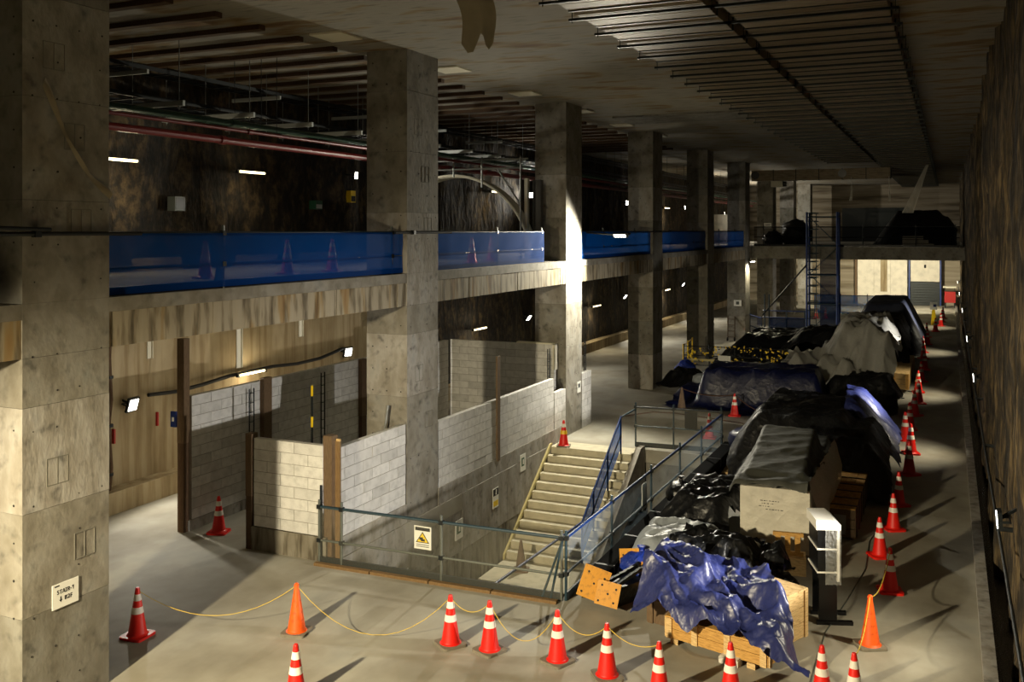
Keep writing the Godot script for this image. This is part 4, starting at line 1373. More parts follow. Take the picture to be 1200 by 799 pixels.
	crate("dark open box at the far corner of the stairwell rail", Vector3(-4.4, 0, -24.4), 0.0, Vector3(0.9, 0.55, 0.8), 2, M.wood_dark, [-0.45, 0.45], M.wood_dark, false)
	lump("navy_bag", "shiny navy plastic bundle on the dark box at the rail corner", "bag", Vector3(-4.5, 0.4, -23.9), Vector3(0.5, 0.3, 0.5), 16, M.tarp_navy)

func yellow_plate(label: String, at: Vector3, turn: float, lean: float, w: float, h: float) -> void:
	var t := thing("yellow_plate", label, "steel plate", at, turn)
	var st := S()
	var b := Transform3D(Basis(Vector3(0, 0, 1), lean * 0.6) * Basis(Vector3(1, 0, 0), -0.25), Vector3(0, 0.10 + absf(lean) * 0.1, 0))
	obox(st, b * Transform3D(Basis(), Vector3(0, h * 0.5, 0)), Vector3(w, h, 0.02))
	obj("plate", st, M.yellow_steel, t)
	for q in [[-0.35, 0.15], [0.3, 0.2], [-0.3, 0.8], [0.32, 0.75], [0.0, 0.5]]:
		st = S()
		var c: Vector3 = b * Vector3(q[0] * w, q[1] * h, 0.0)
		tube(st, c - b.basis.z * 0.0115, c + b.basis.z * 0.0115, 0.018, 8)
		obj("bolt_hole", st, M.ink, t)
	st = S()
	obox(st, b * Transform3D(Basis(), Vector3(0, 0.05, -0.06)), Vector3(w * 0.9, 0.02, 0.12))
	obj("flange", st, M.yellow_steel, t)

# ---------------------------------------------------------------- overhead and upper level
func build_overhead() -> void:
	for run in [[-5.35, -3.34, -50.0, "galvanised duct run next to the columns, hung under the ceiling"], [-3.12, -0.84, -79.0, "wide galvanised duct run next to the right wall, hung under the ceiling"]]:
		var t := thing("ceiling_duct", run[3], "duct", Vector3((run[0] + run[1]) * 0.5, 9.2, 0))
		var w: float = (run[1] - run[0]) * 0.5
		var z := 2.0
		while z > run[2]:
			var st := S()
			var d := rng.randf_range(0.0, 0.008)
			var l := 1.22
			bx(st, Vector3(-w, d, z - 0.004), Vector3(w, 0.2, z - l + 0.004))
			# shallow stiffening ribs pressed in the sheet
			for q in [0.33, 0.66]:
				bx(st, Vector3(-w + 0.01, d - 0.004, z - l * q - 0.02), Vector3(w - 0.01, d, z - l * q + 0.02))
			obj("duct_section", st, M.galv, t)
			st = S()
			bx(st, Vector3(-w - 0.02, -0.012, z - 0.02), Vector3(w + 0.02, 0.21, z + 0.02))
			obj("flange", st, M.galv_dark, t)
			st = S()
			bx(st, Vector3(-w - 0.16, -0.07, z - 0.42), Vector3(w + 0.16, -0.03, z - 0.36))
			var hb := obj("hanger_bar", st, M.galv_dark, t)
			for s in [-1.0, 1.0]:
				st = S()
				tube(st, Vector3(s * (w + 0.11), -0.1, z - 0.39), Vector3(s * (w + 0.11), 0.23, z - 0.39), 0.008, 5)
				obj("hanger_rod", st, M.galv_dark, hb)
			z -= l
	var t := thing("cross_duct", "pale rectangular duct crossing overhead in front of the far upper wall", "duct", Vector3(-6.3, 8.5, -53.2))
	for i in 6:
		var st := S()
		bx(st, Vector3(-3.5 + i * 1.18, 0, -0.3), Vector3(-2.36 + i * 1.18, 0.56, 0.3))
		obj("duct_section", st, M.galv, t)
		st = S()
		bx(st, Vector3(-2.36 + i * 1.18, -0.02, -0.32), Vector3(-2.32 + i * 1.18, 0.58, 0.32))
		obj("flange", st, M.galv_dark, t)
	for x in [-3.3, 1.2]:
		var st := S()
		tube(st, Vector3(x, 0.3, 0.28), Vector3(x, 0.3, 0.345), 0.22, 18)
		obj("round_port", st, M.black_panel, t)
	t = thing("ceiling_unit", "small white ventilation unit hung under the cross duct", "unit", Vector3(-8.45, 8.15, -53.0))
	var st := S()
	bx(st, Vector3(-0.3, 0, -0.2), Vector3(0.3, 0.32, 0.2))
	obj("casing", st, M.plate, t)
	st = S()
	tube(st, Vector3(0.31, 0.16, 0), Vector3(0.5, 0.16, 0), 0.14, 12)
	obj("fan_inlet", st, M.black_panel, t)
	# hanging plastic strips
	for q in [[Vector3(-1.0, 9.15, -53.2), Vector3(-1.95, 6.7, -53.2), 0.55, "translucent plastic sheet hanging from the duct over the black tarp mound"], [Vector3(-4.65, 8.6, -52.84), Vector3(-4.68, 7.35, -52.84), 0.16, "thin plastic strip hanging from the cross duct, beside the round port"], [Vector3(-2.82, 8.6, -52.84), Vector3(-2.8, 7.3, -52.84), 0.12, "thin plastic strip hanging from the end of the cross duct"]]:
		st = S()
		st.set_smooth_group(1)
		var fn := FastNoiseLite.new()
		fn.frequency = 1.5
		var prev := []
		for i in 21:
			var v := i / 20.0
			var c: Vector3 = q[0].lerp(q[1], v)
			c.x += 0.25 * q[2] * sin(v * 3.0) - (0.5 * (1.0 - v) * v if q[2] > 0.5 else 0.0)
			var row := []
			for j in 7:
				var u := j / 6.0 - 0.5
				var wd: float = q[2] * (0.25 + 0.75 * v)
				row.append(c + Vector3(u * wd, 0, 0.12 * fn.get_noise_2d(u * 6.0, v * 6.0) + 0.05 * sin(u * 14.0)))
			if i > 0:
				for j in 6:
					quad(st, prev[j], prev[j + 1], row[j + 1], row[j], Vector3(0, 0, 1))
			prev = row
		tag(obj("plastic_strip", st, M.film_strip), q[3], "plastic sheet")
	st = S()
	st.set_smooth_group(1)
	for i in 8:
		for j in 8:
			var c := []
			for k in [[0, 0], [1, 0], [1, 1], [0, 1]]:
				var u := float(i + k[0]) / 8.0
				var v := float(j + k[1]) / 8.0
				var hem := 0.9 + 0.22 * sin(u * 9.0)
				c.append(Vector3(-7.02 + u * 0.62 + 0.05 * sin(v * 4.0), CEIL - v * 0.72 * hem, -13.25 - 0.12 * sin(u * 5.0) * v - 0.25 * v))
			quad(st, c[0], c[1], c[2], c[3], Vector3(0, 0, 1))
	tag(obj("torn_sheet", st, M.paper_old), "torn beige sheet hanging from the ceiling beside the duct run", "sheet")
	# trays, pipes and struts over the left bay
	for i in 11:
		var z := -9.8 - i * 2.0
		t = thing("strut_hanger", "galvanised strut hung on rods over the upper floor", "strut", Vector3(-13.1, 8.2, z), 0.0, "struts carrying the cable trays")
		st = S()
		bx(st, Vector3(-2.5, -0.05, -0.03), Vector3(0.0, 0.05, 0.03))
		obj("strut", st, M.tray, t)
		for x in [-0.12, -1.3, -2.4]:
			st = S()
			tube(st, Vector3(x, -0.12, 0), Vector3(x, CEIL - 8.2, 0), 0.009, 5)
			var rd := obj("rod", st, M.steel, t)
			st = S()
			tube(st, Vector3(x, -0.08, 0), Vector3(x, -0.055, 0), 0.022, 6)
			obj("nut", st, M.steel, rd)
		if i % 2 == 0:
			st = S()
			bx(st, Vector3(-2.3, 0.62, -0.025), Vector3(-0.9, 0.70, 0.025))
			obj("upper_strut", st, M.tray, t)
	for q in [[-15.3, 8.3, 0.4, "ladder cable tray close to the left wall"], [-14.3, 8.3, 0.45, "ladder cable tray in the middle of the left bay"], [-14.6, 8.95, 0.3, "narrow upper cable tray over the left bay"]]:
		t = thing("cable_tray", q[3], "cable tray", Vector3(q[0], q[1], 0))
		for s in [-1.0, 1.0]:
			st = S()
			bx(st, Vector3(s * q[2] - 0.012, 0, -6), Vector3(s * q[2] + 0.012, 0.08, -70))
			obj("side_rail", st, M.steel_dark, t)
		var z := -7.0
		while z > -40.0:
			st = S()
			bx(st, Vector3(-q[2], 0.01, z - 0.02), Vector3(q[2], 0.035, z + 0.02))
			obj("rung", st, M.steel_dark, t)
			z -= 0.6
	for q in [[-13.3, 7.62, 0.075, M.red_pipe, "red fire pipe running under the cable trays"], [-13.0, 7.95, 0.05, M.green_pipe, "thin green pipe running beside the red fire pipe"], [-13.7, 8.05, 0.06, M.green_pipe, "green pipe running under the middle cable tray"], [-12.6, 7.75, 0.035, M.red_pipe, "thin red pipe nearest the columns"]]:
		t = thing("service_pipe", q[4], "pipe", Vector3(q[0], q[1], 0))
		st = S()
		tube(st, Vector3(0, 0, -6), Vector3(0, 0, -72), q[2], 10)
		obj("pipe", st, q[3], t)
		for i in 11:
			st = S()
			tube(st, Vector3(0, 0, -9.0 - i * 6.0), Vector3(0, 0, -9.14 - i * 6.0), q[2] + 0.018, 10)
			obj("coupling", st, q[3], t)
			st = S()
			tube(st, Vector3(0, q[2], -9.9 - i * 6.0), Vector3(0, CEIL - q[1], -9.9 - i * 6.0), 0.008, 5)
			obj("hanger", st, M.steel_dark, t)

func build_upper() -> void:
	# netted rails between the columns of the upper floor
	var bays := [[-9.05, -16.40, [0.3, 0.95]], [-17.70, -23.7, [0.52, 0.98]], [-26.4, -33.75, [0.3, 0.75]], [-35.1, -42.4, [0.2, 0.7]], [-43.8, -51.1, [0.2, 0.7]]]
	var bay_labels := ["first bay of upper rail with bright blue netting", "upper rail with blue netting before the white arch", "upper rail with dark blue netting beside the four-lamp flood", "upper rail with blue netting past the four-lamp flood", "last upper rail with blue netting before the crossing slab"]
	for i in bays.size():
		var b: Array = bays[i]
		var t := thing("netted_rail", bay_labels[i], "railing", Vector3.ZERO)
		rail_run(t, Vector3(-9.92, UP, b[0]), Vector3(-9.92, UP, b[1]), b[2], 0.82, 0.36, M.rail_teal, M.rail_grey, M.net_blue, M.black_panel)
	for q in [[-7.2, -9.5, "scaffold tubes lashed across the column with the stair sign"], [-15.9, -18.2, "scaffold tube lashed across the column between the block walls"], [-33.2, -35.8, "scaffold tube lashed across the column past the stair head"]]:
		var t := thing("scaffold_tube", q[2], "tube", Vector3(L + 0.04, 5.76, q[0]))
		var st := S()
		tube(st, Vector3(0, 0, 0), Vector3(0, 0.0, q[1] - q[0]), 0.026, 8)
		obj("tube", st, M.steel_dark, t)
		st = S()
		obox(st, Transform3D(Basis(), Vector3(0, 0, -0.7)), Vector3(0.08, 0.08, 0.08))
		obj("clamp", st, M.steel_dark, t)
		if q[0] > -8.0:
			st = S()
			tube(st, Vector3(0.05, 0.08, 0.2), Vector3(0.05, 0.05, -0.85), 0.024, 8)
			obj("short_tube", st, M.steel_dark, t)
	# white vaulted cover seen between the second and third columns
	var t := thing("white_arch", "white arched hood standing on the upper floor behind blue netting", "arch", Vector3(-13.1, UP - 0.02, -24.5))
	var st := S()
	var n := 40
	for i in n:
		var a0 := PI * i / n
		var a1 := PI * (i + 1) / n
		var e0 := Vector3(cos(a0), sin(a0), 0)
		var e1 := Vector3(cos(a1), sin(a1), 0)
		st.set_smooth_group(1)
		quad(st, e0 * 2.42, e1 * 2.42, e1 * 2.42 + Vector3(0, 0, -0.5), e0 * 2.42 + Vector3(0, 0, -0.5), -e0)
		st.set_smooth_group(2)
		quad(st, e0 * 2.47, e1 * 2.47, e1 * 2.47 + Vector3(0, 0, -0.5), e0 * 2.47 + Vector3(0, 0, -0.5), e0)
		st.set_smooth_group(-1)
		quad(st, e0 * 2.42, e1 * 2.42, e1 * 2.47, e0 * 2.47, Vector3(0, 0, 1))
		quad(st, e0 * 2.42 + Vector3(0, 0, -0.5), e1 * 2.42 + Vector3(0, 0, -0.5), e1 * 2.47 + Vector3(0, 0, -0.5), e0 * 2.47 + Vector3(0, 0, -0.5), Vector3(0, 0, -1))
	obj("vault", st, M.vault_white, t)
	st = S()
	var pts := []
	for i in 41:
		var a := PI * i / 40.0
		pts.append(Vector3(cos(a) * 2.47, sin(a) * 2.47, 0.02))
	path(st, pts, 0.035, 8)
	obj("rim", st, M.vault_white, t)
	t = thing("pipe_frame", "bright scaffold pipe frame over the white arch", "frame", Vector3(-13.1, UP - 0.02, -24.2))
	for q in [[Vector3(-1.0, 2.62, 0), Vector3(2.35, 2.62, 0)], [Vector3(-1.0, 2.9, -0.4), Vector3(2.35, 2.9, -0.4)], [Vector3(2.3, 0, 0), Vector3(2.3, 2.95, 0)], [Vector3(0.2, 2.4, 0), Vector3(0.2, 2.95, 0)], [Vector3(1.1, 2.1, 0), Vector3(1.1, 2.95, 0)], [Vector3(1.6, 2.6, 0), Vector3(2.3, 1.6, 0)]]:
		st = S()
		tube(st, q[0], q[1], 0.028, 8)
		obj("tube", st, M.steel, t)
	t = thing("riser_duct", "dark and white riser posts standing beside the column past the arch", "post", Vector3(-10.75, UP - 0.02, -24.72))
	st = S()
	bx(st, Vector3(-0.14, 0, -0.06), Vector3(-0.04, 2.35, 0.06))
	obj("white_post", st, M.vault_white, t)
	st = S()
	bx(st, Vector3(0.12, 0, -0.12), Vector3(0.36, 2.3, 0.06))
	obj("dark_post", st, M.black_panel, t)
	# wall plates on the upper wall
	for q in [[-16.4, 6.4, 0.32, 0.32, M.rail_grey, M.black_panel, "small square framed plate on the dark upper wall"], [-23.25, 6.78, 0.24, 0.34, M.sign_yellow, M.ink, "yellow sign on the dark upper wall near the work light"], [-21.6, 6.5, 0.30, 0.24, M.sign_green, M.tray, "green exit plate on the dark upper wall"]]:
		t = thing("wall_plate", q[6], "sign", Vector3(LW + 0.20, q[1], q[0]))
		st = S()
		bx(st, Vector3(-0.2, -q[3] * 0.5, -q[2] * 0.5), Vector3(0.02, q[3] * 0.5, q[2] * 0.5))
		obj("plate", st, q[4], t)
		st = S()
		bx(st, Vector3(0.02, -q[3] * 0.42, -q[2] * 0.42), Vector3(0.026, q[3] * 0.42 if q[2] > 0.31 else q[3] * 0.05, q[2] * 0.42))
		obj("face", st, q[5], t)
	# crossing slab: rail, black draped mound, heaps
	t = thing("crossing_rail", "dark guard rail along the edge of the crossing slab", "railing", Vector3.ZERO)
	rail_run(t, Vector3(-9.7, UP, -53.1), Vector3(0.5, UP, -53.1), [0.05, 0.3, 0.55, 0.8, 0.98], 1.05, 0.5, M.steel_dark, M.steel_dark, M.net_dark, M.black_panel)
	tarp("black_tarp", "black tarp mound on the crossing slab under hanging plastic", [V(-3.75, -54.0), V(0.35, -54.0), V(0.4, -58.5), V(-3.6, -58.5)], [[-1.5, -56.3, 0.95, 1.0, 0.0, UP + 1.82, 1.5, 0, 0], [-0.6, -56.3, 0.5, 1.0, 0, UP + 1.5, 1.6, 0, 0]], 0.12, 0.8, 142, M.tarp_black, 0.1, "", UP)
	t = thing("slat_stack", "short stack of white boards showing in front of the black mound on the crossing slab", "boards", Vector3(-1.5, UP, -53.75))
	for i in 3:
		st = S()
		bx(st, Vector3(-0.7, i * 0.2, -0.08), Vector3(0.8 - 0.25 * i, 0.17 + i * 0.2, 0.08))
		obj("board", st, M.board_white, t)
	lump("dark_heap", "dark covered machine on the crossing slab beside the far column", "machine", Vector3(-7.7, UP, -54.6), Vector3(0.85, 0.8, 0.7), 21, M.tarp_black, 0.4)
	lump("dark_heap", "low dark heap on the crossing slab next to the covered machine", "heap", Vector3(-8.9, UP, -54.7), Vector3(0.6, 0.45, 0.6), 22, M.tarp_black, 0.4)
	# dark shutter recess and notices on the far upper wall
	st = S()
	bx(st, Vector3(-7.8, UP, -80.98), Vector3(-2.8, 7.6, -80.9))
	struct(obj("door_1", st, M.shutter_grey), "dark shutter in the far upper wall")
	st = S()
	bx(st, Vector3(-15.5, UP, -66.0), Vector3(-13.6, 6.9, -66.1))
	tag(obj("white_sheet", st, M.board_white), "white sheet hung on the upper floor past the far column", "sheet")
	t = thing("wall_notice", "white notice on the far concrete column of the upper floor", "sign", Vector3(-10.1, 6.1, -59.78))
	st = S()
	bx(st, Vector3(-0.22, -0.16, -0.01), Vector3(0.22, 0.16, 0.01))
	obj("sheet", st, M.paper, t)
	st = S()
	bx(st, Vector3(-0.15, 0.02, 0.01), Vector3(0.15, 0.06, 0.012))
	obj("print", st, M.rail_grey, t)

func build_far() -> void:
	var st: SurfaceTool
	# white boards at the end of the lower level
	var t := thing("hoarding", "tall cream hoarding boards at the far end of the lower level", "hoarding", Vector3(-6.6, 0, FAR + 0.5))
	for i in 3:
		st = S()
		bx(st, Vector3(i * 1.22, 0, -0.04), Vector3(i * 1.22 + 1.21, 3.6, 0.04))
		obj("board", st, M.board_white, t)
	st = S()
	bx(st, Vector3(1.7, 1.0, 0.04), Vector3(2.2, 3.6, 0.05))
	obj("stain_strip", st, M.stained, t)
	st = S()
	bx(st, Vector3(-0.2, 0, -0.05), Vector3(-0.02, 3.7, 0.1))
	obj("side_post", st, M.wood_brown, t)
	t = thing("roller_gate", "pale roller gate with dark lower slats at the far end", "gate", Vector3(-2.7, 0, FAR + 0.5))
	st = S()
	bx(st, Vector3(0, 1.85, -0.05), Vector3(2.05, 3.6, 0.05))
	obj("upper_panel", st, M.board_white, t)
	for i in 9:
		st = S()
		bx(st, Vector3(0, 0.02 + i * 0.2, -0.05), Vector3(2.05, 0.20 + i * 0.2, 0.03))
		obj("slat", st, M.shutter_grey, t)
	for x in [-0.1, 2.12]:
		st = S()
		bx(st, Vector3(x - 0.05, 0, -0.06), Vector3(x + 0.05, 3.7, 0.12))
		obj("guide", st, M.scaffold_blue, t)
	st = S()
	bx(st, Vector3(0.95, 2.9, 0.05), Vector3(1.1, 3.15, 0.1))
	obj("lock_box", st, M.ink, t)
	t = thing("red_cart", "small red machine parked at the far end by the right wall", "machine", Vector3(0.0, 0, FAR + 2.0))
	st = S()
	bx(st, Vector3(-0.3, 0.4, -0.4), Vector3(0.45, 1.2, 0.4))
	obj("body", st, M.sign_red, t)
	st = S()
	bx(st, Vector3(-0.4, 1.5, -0.4), Vector3(0.5, 1.6, 0.4))
	obj("canopy", st, M.plate, t)
	for q in [[-0.25, -0.3], [0.4, -0.3], [-0.25, 0.3], [0.4, 0.3]]:
		st = S()
		tube(st, Vector3(q[0] - 0.06, 0.2, q[1]), Vector3(q[0] + 0.06, 0.2, q[1]), 0.2, 12)
		obj("wheel", st, M.ink, t)
		st = S()
		tube(st, Vector3(q[0], 1.2, q[1]), Vector3(q[0], 1.5, q[1]), 0.02, 6)
		obj("pillar", st, M.steel_dark, t)
	t = thing("far_netted_rail", "blue netted rail at the far end before the cream hoarding", "railing", Vector3.ZERO)
	rail_run(t, Vector3(-8.6, 0, -70.0), Vector3(-3.3, 0, -70.0), [0.0, 0.33, 0.66, 1.0], 1.3, 0.6, M.scaffold_blue, M.scaffold_blue, M.net_blue, null)
	t = thing("sign_post", "yellow stand with a small white direction sign at the end of the cone row", "sign", Vector3(-0.85, 0, -64.0))
	st = S()
	prism(st, PackedVector2Array([Vector2(-0.16, 0), Vector2(0.16, 0), Vector2(0.08, 0.95), Vector2(-0.08, 0.95)]), -0.04, 0.04)
	obj("stand", st, M.sign_yellow, t)
	st = S()
	bx(st, Vector3(-0.2, 0.95, -0.012), Vector3(0.2, 1.4, 0.012))
	obj("sign_plate", st, M.paper, t)
	st = S()
	bx(st, Vector3(-0.02, 1.12, 0.012), Vector3(0.14, 1.28, 0.014))
	obj("blue_mark", st, M.sign_blue, t)
	# blue scaffold tower
	t = thing("scaffold_tower", "tall blue scaffold tower in front of the crossing slab", "scaffold", Vector3(-5.95, 0, -51.9))
	for x in [-0.75, 0.75]:
		for z in [-0.5, 0.5]:
			st = S()
			tube(st, Vector3(x, 0, z), Vector3(x, 6.75, z), 0.055, 8)
			obj("upright", st, M.scaffold_blue, t)
	var y := 0.4
	while y < 6.7:
		for z in [-0.5, 0.5]:
			st = S()
			tube(st, Vector3(-0.75, y, z), Vector3(-0.28, y, z), 0.03, 6)
			obj("rung", st, M.rail_teal, t)
		y += 0.42
	for k in 5:
		for z in [-0.5, 0.5]:
			st = S()
			tube(st, Vector3(-0.75, 0.5 + k * 1.5, z), Vector3(0.75, 0.5 + k * 1.5, z), 0.035, 6)
			obj("ledger", st, M.rail_teal, t)
		for x in [-0.75, 0.75]:
			st = S()
			tube(st, Vector3(x, 0.5 + k * 1.5, -0.5), Vector3(x, 0.5 + k * 1.5, 0.5), 0.03, 6)
			obj("transom", st, M.rail_teal, t)
		if k < 4:
			st = S()
			tube(st, Vector3(-0.75 if k % 2 == 0 else 0.75, 0.5 + k * 1.5, -0.5), Vector3(0.75 if k % 2 == 0 else -0.75, 2.0 + k * 1.5, -0.5), 0.025, 6)
			obj("diagonal", st, M.rail_teal, t)
	st = S()
	tube(st, Vector3(-0.28, 0.1, 0.5), Vector3(-0.28, 6.7, 0.5), 0.025, 6)
	obj("ladder_stile", st, M.rail_teal, t)
	st = S()
	bx(st, Vector3(-0.2, 0.3, -0.42), Vector3(0.7, 4.3, -0.40))
	obj("mesh_sheet", st, M.net_deep, t)
	t = thing("scaffold_barrier", "low blue scaffold frame with netting and a raking prop by the far columns", "scaffold", Vector3(-8.7, 0, -50.6))
	for x in [0.0, 0.22, 1.1, 2.0]:
		st = S()
		tube(st, Vector3(x, 0, 0), Vector3(x, 2.5 if x < 0.5 else 1.7, 0), 0.035, 8)
		obj("upright", st, M.rail_teal, t)
	for yy in [0.8, 1.3, 1.65]:
		st = S()
		tube(st, Vector3(-0.1, yy, 0), Vector3(2.1, yy, 0), 0.03, 6)
		obj("ledger", st, M.scaffold_blue if yy > 1.0 else M.rail_grey, t)
	st = S()
	tube(st, Vector3(-0.1, 1.4, 0.1), Vector3(2.0, 4.0, -0.6), 0.04, 8)
	obj("raking_prop", st, M.steel_dark, t)
	st = S()
	bx(st, Vector3(0.25, 0.1, 0.03), Vector3(2.0, 1.3, 0.035))
	obj("net", st, M.net_deep, t)
	t = thing("side_netted_rail", "blue netted rail beside the column under the crossing slab", "railing", Vector3.ZERO)
	rail_run(t, Vector3(-9.9, 0, -53.0), Vector3(-8.9, 0, -50.9), [0.0, 1.0], 1.2, 0.6, M.scaffold_blue, M.rail_teal, M.net_deep, null)
	# column notices and a hand truck
	t = thing("column_notice", "white notice on the column with the work light", "sign", Vector3(-10.2, 1.95, -51.11))
	st = S()
	bx(st, Vector3(-0.2, -0.16, -0.012), Vector3(0.2, 0.16, 0.012))
	obj("sheet", st, M.paper, t)
	st = S()
	bx(st, Vector3(-0.08, -0.08, 0.012), Vector3(0.08, 0.08, 0.014))
	obj("print", st, M.rail_grey, t)
	t = thing("hand_truck", "dark hand truck leaning on the column with the work light", "hand truck", Vector3(-10.4, 0, -50.75))
	for x in [-0.18, 0.18]:
		st = S()
		tube(st, Vector3(x, 0.05, 0.3), Vector3(x - 0.1, 1.25, -0.22), 0.025, 6)
		obj("stile", st, M.wood_dark, t)
		st = S()
		tube(st, Vector3(x - 0.03, 0.1, 0.34), Vector3(x + 0.03, 0.1, 0.34), 0.1, 10)
		obj("wheel", st, M.ink, t)
	for k in 4:
		st = S()
		tube(st, Vector3(-0.2 - 0.025 * k, 0.2 + 0.3 * k, 0.235 - 0.13 * k), Vector3(0.18 - 0.025 * k, 0.2 + 0.3 * k, 0.235 - 0.13 * k), 0.018, 6)
		obj("crossbar", st, M.wood_dark, t)
	t = thing("bright_notice", "small white notice on the bright column at the stair head", "sign", Vector3(L + 0.005, 1.25, -26.1))
	st = S()
	bx(st, Vector3(0, -0.16, -0.14), Vector3(0.01, 0.16, 0.14))
	obj("sheet", st, M.paper, t)
	st = S()
	bx(st, Vector3(0.01, -0.02, -0.08), Vector3(0.012, 0.1, 0.08))
	obj("print", st, M.steel, t)
	# far bags of cones behind the heap
	for q in [[-8.4, -49.6], [-7.4, -49.3], [-5.0, -50.2]]:
		cone("far", Vector3(q[0], 0, q[1]), "orange-red cone at the foot of the blue scaffolds", "cones at the blue scaffolds", 0.2)
	for q in [[-8.0, -66.0], [-7.4, -66.0]]:
		cone("far", Vector3(q[0], 0, q[1]), "small far cone behind the scaffold tower", "far cones behind the scaffold tower", 0.2)
	# floor cable by the stair head
	st = S()
	path(st, [Vector3(-9.2, 0.01, -28.6), Vector3(-8.6, 0.01, -29.6), Vector3(-7.9, 0.01, -29.7), Vector3(-6.6, 0.01, -29.3), Vector3(-5.2, 0.01, -28.8)], 0.022, 5)
	tag(obj("floor_cable", st, M.rope_dark), "dark cable lying across the floor past the stair head", "cable")
	st = S()
	path(st, [Vector3(-1.1, 0.008, -21.0), Vector3(-1.35, 0.008, -19.0), Vector3(-1.3, 0.008, -17.4), Vector3(-1.45, 0.008, -15.8), Vector3(-1.62, 0.008, -14.4), Vector3(-1.62, 0.008, -12.6), Vector3(-1.75, 0.008, -11.0)], 0.008, 5)
	tag(obj("floor_cable", st, M.rail_grey), "thin grey cable snaking on the floor past the gate unit", "cable")

